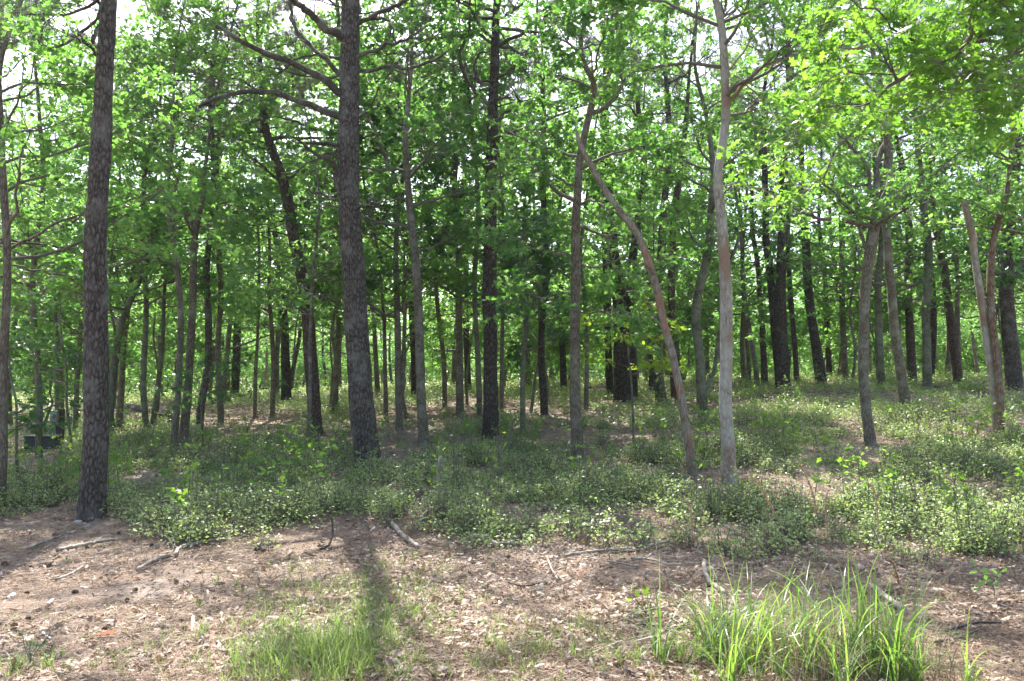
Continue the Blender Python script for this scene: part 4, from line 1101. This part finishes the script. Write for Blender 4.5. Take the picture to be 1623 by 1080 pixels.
# patches in photograph pixels: x, y, rx, ry, weight, blade length
PATCH = [(500, 1062, 110, 45, 2.6, .25), (560, 1030, 60, 40, 1.8, .22), (520, 970, 180, 80, 1.5, .12), (640, 960, 60, 70, 1.3, .12), (900, 1030, 200, 50, .5, .11), (200, 1040, 160, 30, .4, .09), (640, 1010, 130, 60, .7, .11), (430, 1030, 100, 45, .9, .13), (820, 1050, 200, 30, .5, .11), (700, 900, 80, 25, .6, .07), (385, 1055, 60, 35, 1.1, .14), (40, 1072, 60, 18, 2.2, .14), (440, 960, 60, 35, 1.0, .13),
         (560, 960, 70, 50, 1.0, .12), (380, 935, 25, 22, .9, .15), (620, 990, 70, 60, .9, .13), (690, 895, 45, 20, 1.0, .08), (730, 950, 30, 16, .7, .09),
         (800, 1040, 120, 40, .8, .12), (950, 1040, 50, 25, 1.0, .15), (1010, 1050, 40, 20, 1.4, .13), (850, 1015, 40, 14, .9, .1), (310, 1015, 20, 30, .8, .14),
         (95, 895, 25, 12, .8, .1), (130, 880, 20, 12, .4, .07), (30, 885, 25, 15, .6, .08), (300, 940, 30, 14, .4, .07), (1450, 1060, 90, 30, .8, .14), (990, 935, 25, 10, .6, .08),
         (1100, 1060, 80, 25, .8, .13), (180, 1065, 60, 14, .8, .1), (240, 925, 40, 10, .35, .06), (170, 870, 60, 14, .3, .06), (650, 1060, 60, 24, 1.1, .12)]
def grass():
    rng = np.random.RandomState(51)
    Xs, Ys, Ls = [], [], []
    for x, y, rx, ry, w, L in PATCH:
        n = int(rx*ry*w*.085)
        q = rng.normal(size=(n, 2))*.5
        # tufts
        nt_ = max(3, n//9); cx = rng.normal(size=(nt_, 2))*.5; q = cx[rng.randint(nt_, size=n)]+rng.normal(size=(n, 2))*.05
        c0 = ground_hit(x, min(y, 1078)); c1 = ground_hit(x, min(y, 1078)-ry); dy = c1[1]-c0[1]; dxm = rx*c0[1]/F
        Xs.append(c0[0]+q[:, 0]*dxm); Ys.append(c0[1]+q[:, 1]*dy); Ls.append(rng.uniform(.5, 1.25, n)*L)
    n = 6500; X, Y = scatter_ground(n, 3.8, 9.5, .7, rng); k = fbm(X*1.2, Y*1.2, 61) > .50
    Xs.append(X[k]); Ys.append(Y[k]); Ls.append(rng.uniform(.03, .09, k.sum()))
    X, Y, L = map(np.concatenate, (Xs, Ys, Ls)); n = len(X)
    V, Fc, tn = blades(X, Y, L, rng.uniform(.003, .0065, n), rng.uniform(.15, .9, n), rng)
    o = obj("grass", V, Fc, M['grass'], tone=tn)
    tag(o, "thin patchy green grass sprouting through the litter in the foreground", "grass", kind="stuff")
grass()

def tussock(px, py, label, n, spread, L, seed, dry=60):
    rng = np.random.RandomState(seed)
    c = ground_hit(px, py, 2.5)
    b = c.copy()
    root = empty("grass_tussock", tuple(b), label, "grass tussock", "tall grass tussocks at lower right")
    nc = max(3, n//11); cc = rng.normal(size=(nc, 2))*[spread*1.15, spread*.7]; ci = cc[rng.randint(nc, size=n)]
    X = c[0]+ci[:, 0]+rng.normal(size=n)*.022; Y = c[1]+ci[:, 1]+rng.normal(size=n)*.022
    V, Fc, tn = blades(X, Y, rng.uniform(.35, 1.1, n)*L, rng.uniform(.005, .0125, n), np.clip(rng.beta(1.5, 1.5, n)*1.35, .22, 1.15), rng, 9, .68)
    obj("blades", V, Fc, M['tall_grass'], root, origin=b, tone=tn)
    X = c[0]+rng.normal(size=dry)*spread*.9; Y = c[1]+rng.normal(size=dry)*spread*.6
    V, Fc, tn = blades(X, Y, rng.uniform(.15, .7, dry)*L, rng.uniform(.002, .0055, dry), rng.uniform(.05, .7, dry), rng, 4, .4)
    obj("dry_stems", V, Fc, M['dry'], root, origin=b, tone=tn)
tussock(1155, 1046, "smaller left clump of tall arching grass, beside the leaf litter", 120, .17, .68, 61, 120)
tussock(1275, 1068, "largest middle clump of tall bright arching grass with brown dry base", 280, .29, .86, 62, 380)
tussock(1385, 1066, "right-hand clump of tall arching grass spilling over dark ground", 180, .23, .78, 63, 220)
tussock(1462, 1078, "thin outer clump of tall grass at the far right of the clumps", 44, .13, .62, 64, 80)
tussock(1092, 1055, "sparse upright blades left of the smaller clump", 14, .06, .46, 65, 14)

# dry seed stalks
def stalk(pts, label, seed, D):
    rng = np.random.RandomState(seed)
    path = px_path(pts, D)
    b = path[0].copy(); b[2] = g1(b[0], b[1]); path = np.vstack([b, path])
    q = resample(catmull(path, 6), 24)
    root = empty("dry_stalk", tuple(b), label, "dry stalk", "dry seed stalks near the tall grass")
    V, Fc = tubes(q[None], np.linspace(.0026, .0012, 24)[None], 4)
    obj("stem", V, Fc, M['dry'], root, origin=b, tone=np.full(len(Fc), .6))
    n = 260; t = rng.uniform(.72, 1, n)*23; i = np.clip(t.astype(int), 0, 22); w = (t-i)[:, None]
    P = q[i]*(1-w)+q[i+1]*w; tg = nrm(q[i+1]-q[i])
    D_ = nrm(tg+rng.normal(size=(n, 3))*.4); N = nrm(rng.normal(size=(n, 3)))
    V, Fc = place(LEAF4, P, D_, N, rng.uniform(.012, .028, n), rng.uniform(.006, .012, n))
    obj("seed_head", V, Fc, M['dry'], root, origin=b, tone=rng.uniform(.4, 1, n))
stalk([(1098, 1000), (1097, 850), (1095, 808), (1090, 795), (1081, 792)], "dry stalk with a hooked plume, left of all the tall grass", 71, 5.6)
stalk([(1262, 1020), (1245, 860), (1215, 790), (1197, 760), (1183, 752), (1176, 756)], "dry stalk with a nodding plume below the pale smooth oak", 72, 5.0)
stalk([(1305, 1020), (1300, 880), (1292, 800), (1280, 760), (1268, 738)], "tallest dry stalk with a long leaning plume above the largest clump", 73, 4.9)
stalk([(1318, 1010), (1312, 860), (1309, 800), (1312, 782)], "short straight dry stalk beside the tallest leaning one", 74, 5.0)
stalk([(1400, 1020), (1395, 900), (1390, 800), (1382, 770), (1376, 765)], "pale thin dry stalk furthest up the right side", 75, 5.2)
stalk([(1440, 1030), (1430, 950), (1418, 900), (1410, 888)], "small dry stalk with a fluffy head right of the largest clump", 76, 5.0)

# ------------------------------------------------------------------ fallen wood
def fallen(name, pts, w, label, cat, mat, group=None, seed=0, twigs=0, lift=.035, air=None):
    rng = np.random.RandomState(seed+200)
    G = []
    for i, (x, y) in enumerate(pts):
        c = ground_hit(x, y); c[2] += lift + (air[i] if air else 0)
        G.append(c)
    G = np.array(G); D = G[:, 1].mean()
    ww = np.interp(np.linspace(0, 1, len(G)), np.linspace(0, 1, len(w)), w)
    q = catmull(np.hstack([G, (ww*.5*D/F)[:, None]]), 6)
    q = resample(q, 26)
    q[1:-1, :3] += rng.normal(size=(24, 3))*q[1:-1, 3:4]*.18
    q[:, 3] *= rng.uniform(.85, 1.15, 26)
    V, Fc = tubes(q[None, :, :3], q[None, :, 3], 9)
    cap = [np.arange(9)[None, ::-1], (np.arange(9)+25*9)[None]]
    b = G[0]-[0, 0, lift]
    root = obj(name, V, [Fc]+cap, M[mat], origin=b, smooth=True)
    tag(root, label, cat, group)
    if twigs:
        S1, R1 = children(q[None, ::3, :3], q[None, ::3, 3], twigs, rng, tmin=.2, L=.28, spread=55, up=.1, m=5, zfl=.5, bend=.35)
        S2, R2 = children(S1, R1, 2, rng, L=.12, spread=50, up=0, m=4, zfl=.5)
        Vt, Ft, _ = join([tubes(S1, R1, 5), tubes(S2, R2, 3)])
        obj("twigs", Vt, Ft, M[mat], root, origin=b, smooth=True)
    return root
GB = "fallen branches on the foreground litter"
fallen("fallen_branch", [(90, 880), (135, 870), (183, 860)], [7, 5], "straight grey fallen branch right in front of the left pine", "branch", 'grey_wood', GB, 1)
fallen("fallen_branch", [(43, 875), (70, 864), (97, 855)], [4.5, 3.5], "shorter pale fallen stick left of the straight grey branch", "branch", 'grey_wood', GB, 2)
fallen("fallen_branch", [(217, 912), (247, 893), (277, 886), (286, 873), (327, 864), (360, 862)], [5, 6, 4], "kinked pale branch forming a step, left of the sparse grass", "branch", 'grey_wood', GB, 3, 3)
fallen("fallen_branch", [(88, 926), (112, 918), (132, 904)], [4, 3], "thin bleached stick below the straight grey branch", "branch", 'grey_wood', GB, 4, 1)
fallen("fallen_branch", [(617, 829), (637, 852), (663, 873)], [6, 8, 6], "bleached branch pointing down-right out of the undergrowth edge", "branch", 'grey_wood', GB, 5, 2)
fallen("fallen_branch", [(747, 857), (773, 860), (787, 869), (827, 869)], [9, 9, 6], "wavy grey driftwood-like branch at the undergrowth edge in the middle", "branch", 'grey_wood', GB, 6)
fallen("fallen_branch", [(893, 888), (953, 880), (1005, 876), (1060, 864)], [5, 4], "long thin grey branch lying level right of the middle", "branch", 'grey_wood', GB, 7, 5)
fallen("fallen_branch", [(867, 890), (874, 908), (885, 927)], [3.5, 3], "small forked pale twig lying towards the camera", "branch", 'grey_wood', GB, 8, 3)
fallen("fallen_branch", [(1000, 892), (1030, 894), (1060, 903), (1080, 902)], [4, 3], "twiggy grey branch left of the tall grass", "branch", 'grey_wood', GB, 9, 5)
fallen("fallen_branch", [(805, 931), (832, 936), (862, 930)], [3, 2.5], "thin dark twig in the middle of the bare litter", "branch", 'dark_wood', GB, 10, 1)
fallen("fallen_branch", [(1115, 896), (1122, 925), (1150, 948)], [8, 7], "bent pale branch at the left rear of the tall grass", "branch", 'grey_wood', GB, 11, 2)
fallen("fallen_branch", [(1381, 935), (1405, 955), (1433, 977)], [9, 10], "thick lichened branch behind the right-hand grass clump", "branch", 'grey_wood', GB, 12)
fallen("fallen_branch", [(1500, 1008), (1548, 997), (1588, 998)], [5, 4], "dark slightly bent branch on dark ground at far lower right", "branch", 'dark_wood', GB, 13, 1)
fallen("fallen_branch", [(1480, 1028), (1520, 1020), (1550, 1008)], [5, 3], "grey-brown branch nearest the lower right corner", "branch", 'dark_wood', GB, 14, 1)
fallen("fallen_branch", [(415, 722), (440, 714), (462, 716)], [4, 3], "dark thin branch in the shrubs left of the large pine", "branch", 'dark_wood', None, 15, 2)
fallen("fallen_branch", [(1010, 905), (985, 900), (950, 893), (925, 890)], [3, 2], "slender grey stick crossing below the long level branch", "branch", 'grey_wood', GB, 16, 4)
fallen("fallen_branch", [(1385, 672), (1410, 684), (1432, 700)], [4, 3], "bare grey branch lying in shrubs right of the ridged-bark oak", "branch", 'grey_wood', None, 17, 4)
fallen("fallen_branch", [(1006, 1000), (1040, 1004), (1075, 1002)], [2.5, 2], "fine dark twig left of the grass clumps near the bottom", "branch", 'dark_wood', GB, 18, 1)
fallen("fallen_log", [(150, 655), (195, 650), (250, 655)], [14, 13], "brown fallen log on the far bank behind the left pine", "log", 'dark_wood', None, 19)
fallen("curved_root", [(507, 877), (522, 872), (527, 866), (524, 866)], [4, 3], "dark curved twig standing up from the litter before the large pine", "twig", 'dark_wood', None, 20, air=[0, .02, .12, .26])
fallen("wood_chunk", [(306, 983), (304, 1007)], [5, 4], "white bleached wood chunk lying alone on needles", "wood", 'white_wood', None, 21, lift=.015)
fallen("wood_chunk", [(12, 952), (25, 946)], [8, 6], "pale wood chunk at the left border", "wood", 'white_wood', None, 22, lift=.01)
fallen("wood_chunk", [(76, 962), (84, 953)], [5, 4], "small pale chip right of the border chunk", "wood", 'white_wood', None, 23, lift=.01)
fallen("wood_chunk", [(65, 1002), (70, 1010), (80, 1016)], [4, 3], "small white bent stick near the lower left corner", "wood", 'white_wood', None, 24, lift=.01)
fallen("wood_chunk", [(668, 829), (676, 818)], [6, 4], "pale torn stump piece in the shrub edge right of the bleached branch", "wood", 'white_wood', None, 25, lift=.05)
fallen("wood_chunk", [(225, 985), (246, 978)], [4, 3], "thin dark splinter left of the white chunk", "wood", 'dark_wood', None, 26, lift=.01)
fallen("dark_stump", [(252, 668), (262, 655), (272, 668)], [12, 14, 10], "blackened uprooted stump in the left hollow", "stump", 'dark_wood', None, 27, 5, lift=.1)
fallen("knotted_root", [(405, 878), (412, 874), (420, 879)], [6, 8, 5], "dark knotted root piece on the litter left of the curved twig", "root", 'dark_wood', None, 28, 3)
# standing grey stake
stake_b = ground_hit(695, 800)
q = np.array([stake_b+[0, 0, -.1], stake_b+[0, 0, .3], stake_b+[.02, 0, .62], at(697, 737, stake_b[1])])
q = resample(catmull(q, 5), 16)
V, Fc = tubes(q[None], np.linspace(.028, .018, 16)[None]*np.random.RandomState(1).uniform(.9, 1.1, (1, 16)), 8)
tag(obj("dead_stub", V, [Fc, (np.arange(8)+15*8)[None]], M['grey_wood'], origin=stake_b, smooth=True), "thin grey dead stub standing upright in shrubs below the middle pine", "dead stub")

# stones
def stone(px, py, r, label, seed):
    rng = np.random.RandomState(seed); c = ground_hit(px, py)
    u_, v_ = np.meshgrid(np.linspace(0, 2*np.pi, 15)[:-1], np.linspace(.05, np.pi-.05, 9))
    d_ = 1+.35*(vnoise(np.cos(u_)*1.5+5, v_*1.6+np.sin(u_), seed)-.5)*2
    Vv = np.stack([r*1.3*d_*np.sin(v_)*np.cos(u_), r*.9*d_*np.sin(v_)*np.sin(u_), r*.55*d_*np.cos(v_)], -1).reshape(-1, 3)+c+[0, 0, r*.25]
    i = (np.arange(8)*14)[:, None]; j = np.arange(14)[None]; j2 = (j+1) % 14
    Fq = np.stack([i+j, i+j2, i+14+j2, i+14+j], -1).reshape(-1, 4)
    tag(obj("stone", Vv, [Fq, np.arange(14)[None, ::-1], (np.arange(14)+8*14)[None]], M['stone'], origin=c, smooth=True), label, "stone")
stone(124, 829, .04, "pale stone at the left foot of the left pine", 1)
stone(133, 935, .028, "small grey stone on needles below the left pine", 2)
stone(815, 622+330, .02, "tiny pale stone in the middle of the bare litter", 3)

# pine cones
def cone_mesh():
    rng = np.random.RandomState(4)
    V = []; Fc = []; off = 0
    L, Rr = .062, .026
    n = 70
    for i in range(n):
        t = i/n; a = i*2.399
        r = Rr*math.sin(math.pi*min(1, .12+t*.9))**.7*.62
        z = -L/2+L*t
        d_ = np.array([math.cos(a), math.sin(a), 0]); s_ = np.array([-math.sin(a), math.cos(a), 0])
        b = d_*r*.35+np.array([0, 0, z]); tp = d_*(r+.011)+np.array([0, 0, z+.008])
        w = .0075
        up_ = np.array([0, 0, .0028])
        q = [b-s_*w*.5, b+s_*w*.5, tp+s_*w, tp-s_*w]
        V += [p for p in q]+[p+up_ for p in q]
        Fc += [[off+k for k in f] for f in ((3, 2, 1, 0), (4, 5, 6, 7), (0, 1, 5, 4), (1, 2, 6, 5), (2, 3, 7, 6), (3, 0, 4, 7))]
        off += 8
    V = np.array(V)
    th = np.linspace(0, 6.283, 9)[:-1]
    core = np.array([[Rr*.5*math.sin(math.pi*min(1, .1+t*.85))*math.cos(a), Rr*.5*math.sin(math.pi*min(1, .1+t*.85))*math.sin(a), -L/2+L*t] for t in np.linspace(0, 1, 6) for a in th])
    i = (np.arange(5)*8)[:, None]; j = np.arange(8)[None]; j2 = (j+1) % 8
    Fq = np.stack([i+j, i+j2, i+8+j2, i+8+j], -1).reshape(-1, 4)+off
    return np.vstack([V, core]), [np.array(Fc), Fq]
CV, CF = cone_mesh()
CV = CV[:, [2, 0, 1]]
cone0 = None
CONE = ["pine cone below the left end of the straight grey branch", "pine cone just under the middle of the straight grey branch", "pine cone left of the thin bleached stick, near the left border",
        "pine cone straight above the small white bent stick", "upper of two cones below the kinked pale branch", "lower of two cones below the kinked pale branch",
        "lone cone right of the two cones below the kinked branch", "pine cone touching the white bleached chunk on its left", "pine cone above the kink of the pale branch",
        "pine cone at the right end of the straight grey branch", "pine cone between the left pine foot and the straight grey branch", "pine cone at the left border level with the grey branch",
        "pine cone beside the rust-red fallen leaf", "lone pine cone on litter below the wavy driftwood branch", "pine cone between the straight branch and the kinked one",
        "pine cone at the far right end of the kinked pale branch", "pine cone nearest the lower left corner", "pine cone below the thin bleached stick beside a small stone"]
for i, (x, y) in enumerate([(50, 903), (77, 901), (42, 946), (45, 986), (215, 941), (201, 956), (279, 929), (293, 1003), (240, 868), (188, 849), (138, 873), (8, 899), (165, 1003),
                            (806, 887), (213, 862), (330, 868), (22, 1000), (118, 945)]):
    c = ground_hit(x, y); c[2] += .022
    if cone0 is None:
        o = cone0 = obj("pine_cone", CV, CF, M['cone'])
        tag(cone0, "dark open pine cone lying on the needle-covered foreground", "pine cone", "pine cones scattered on the needle ground")
    else:
        o = cone0.copy(); COL.objects.link(o)
    o["label"] = CONE[i]
    o.location = tuple(c); o.rotation_euler = (random.uniform(-.3, .3), random.uniform(-.2, .2), random.uniform(0, 6.28)); s = random.uniform(.5, .85); o.scale = (s, s, s)

# seedlings
def seedling(px, py, h, label, seed, leaf='leaf', spread=.12, n=26, size=(.04, .08)):
    rng = np.random.RandomState(seed); c = ground_hit(px, py)
    root = empty("seedling", tuple(c), label, "seedling")
    P = np.array([[c, c+[.01, 0, h*.5], c+[0, .01, h]]]); A = resample(catmull(P[0], 3), 5)[None]
    S1, R1 = children(A, np.full((1, 5), .003), 6, rng, tmin=.3, L=spread*1.4, spread=60, up=.3, m=4)
    Vt, Ft, _ = join([tubes(A, np.full((1, 5), .003), 4), tubes(S1, R1, 3)])
    obj("stem", Vt, Ft, M['twig'], root, origin=c)
    V, Fc, tn = leaves_on(S1, rng, max(3, n//6), size, LEAF16)
    obj("leaves", V, Fc, M[leaf], root, origin=c, tone=tn)
seedling(1022, 982, .10, "small broad-leaved seedling left of the tall grass", 1, 'leaf_lime')
seedling(1175, 812, .30, "yellow-green seedling between shrubs below the pale smooth oak", 2, 'leaf_lime')
seedling(1575, 955, .14, "dark green fern-like seedling at the lower right", 3, 'leaf')
seedling(45, 1062, .09, "dark spiky seedling at the lower left corner", 4, 'leaf_blue', n=40, size=(.02, .035))
seedling(1495, 778, .24, "lone yellow-green seedling in the shrubs at right", 5, 'leaf_lime')
seedling(1100, 765, .2, "dark green seedling at the foot of the leaning dead stem", 6, 'leaf_blue', n=50)
def leafobj(px, py, label, seed):
    rng = np.random.RandomState(seed); c = ground_hit(px, py)
    T = LEAF16.copy(); T[:, 2] = .5*T[:, 1]**2+.15*T[:, 0]**2
    V, Fc = place(T, (c+[0, 0, .02])[None], nrm(rng.normal(size=(1, 3))*[1, .6, .2]), nrm(np.array([[.2, -.3, 1.]])), [.15], [.13])
    V2 = V + [0, 0, .0015]
    tag(obj("fallen_leaf", np.vstack([V, V2]), [np.vstack([Fc[:, ::-1], Fc+len(V)])], M['rust_leaf'], origin=c, tone=[.5, .5]), label, "leaf")
leafobj(148, 1013, "rust-red fallen leaf at the lower left", 3)
leafobj(914, 925, "rust-orange curled leaf right of the small forked twig", 5)

# ------------------------------------------------------------------ utility box and meter pedestal
def box_v(x0, x1, y0, y1, z0, z1):
    V = np.array([[x, y, z] for z in (z0, z1) for y in (y0, y1) for x in (x0, x1)])
    Fq = np.array([[0, 2, 3, 1], [4, 5, 7, 6], [0, 1, 5, 4], [1, 3, 7, 5], [3, 2, 6, 7], [2, 0, 4, 6]])
    return V, Fq
M['box_green'] = plain_mat("utility_paint", (.014, .02, .016), (.028, .036, .03), 6, rough=.6, bump=.001)
M['meter_grey'] = plain_mat("meter_paint", (.13, .15, .14), (.2, .22, .2), 8, rough=.5, bump=.001)
M['concrete'] = plain_mat("concrete_pad", (.1, .09, .08), (.17, .16, .14), 12)
def bevel(o, w=.012):
    md = o.modifiers.new("bevel", 'BEVEL'); md.width = w; md.segments = 2
ub = ground_hit(68, 714, 10)
ubr = empty("utility_box", tuple(ub), "low dark green utility cabinet standing in the left hollow", "utility box", rz=RAD(14))
s_ = ub[1]/F
w2, h_, dp = 23*s_, 20*s_, .4
V, Fq = box_v(-w2, w2, -dp/2, dp/2, .04, h_); o = obj("cabinet", V, Fq, M['box_green'], ubr); bevel(o)
V, Fq = box_v(-w2-.02, w2+.02, -dp/2-.02, dp/2+.02, h_+.002, h_+.05); o = obj("lid", V, Fq, M['box_green'], ubr); bevel(o, .015)
V, Fq = box_v(-w2-.06, w2+.06, -dp/2-.08, dp/2+.06, -.15, .038); obj("pad", V, Fq, M['concrete'], ubr)
V, Fq = box_v(-.04, .04, -dp/2-.025, -dp/2-.002, h_*.45, h_*.65); obj("latch", V, Fq, M['meter_grey'], ubr)
V, Fq = box_v(-w2*.02, w2*.02, -dp/2-.012, -dp/2-.001, .06, h_*.42); obj("door_seam", V, Fq, M['dark_wood'], ubr)
mb = ub + [-.02, .55, 0]; mb[2] = g1(mb[0], mb[1])
mr = empty("meter_pedestal", tuple(mb), "grey meter box on a short post behind the green utility cabinet", "meter")
s_ = mb[1]/F; zt = (714-655)*s_
V, Fq = box_v(-.0, .14, .0, .14, -.2, zt+.02); o = obj("post", V, Fq, M['dark_wood'], mr); bevel(o, .01)
V, Fq = box_v(-.10, .08, -.12, -.002, zt-.34, zt-.02); o = obj("meter_box", V, Fq, M['meter_grey'], mr); bevel(o, .012)
V, Fc = tubes(np.array([[[-.01, -.06, -.1], [-.01, -.06, zt*.3], [-.01, -.06, zt-.33]]]), np.full((1, 3), .025), 10); obj("conduit", V, Fc, M['meter_grey'], mr, smooth=True)
a_ = np.linspace(0, 6.283, 17)[:-1]
ring = lambda r, y: np.stack([-.14*0-.01+np.cos(a_)*r-.0, np.full(16, y), zt-.16+np.sin(a_)*r], -1)
Vd = np.vstack([ring(.055, -.122), ring(.055, -.165), ring(.035, -.185)])
j = np.arange(16); j2 = (j+1) % 16
Fd = [np.vstack([np.stack([j, j2, j2+16, j+16], -1), np.stack([j+16, j2+16, j2+32, j+32], -1)]), (j+32)[None]]
obj("dial", Vd, Fd, M['meter_grey'], mr, smooth=True)

# ------------------------------------------------------------------ haze of the sunlit wood
m, n, l = newmat("haze_air")
out = n.new("ShaderNodeOutputMaterial"); pv = n.new("ShaderNodeVolumePrincipled")
pv.inputs["Color"].default_value = (.86, .92, .95, 1); pv.inputs["Density"].default_value = HAZE; pv.inputs["Anisotropy"].default_value = .3
l.new(pv.outputs[0], out.inputs["Volume"])
V, Fq = box_v(-280, 280, -30, 320, -1.6, 24)
tag(obj("haze", V, Fq, m), "faint bright haze hanging between the trees", "haze", kind="stuff")
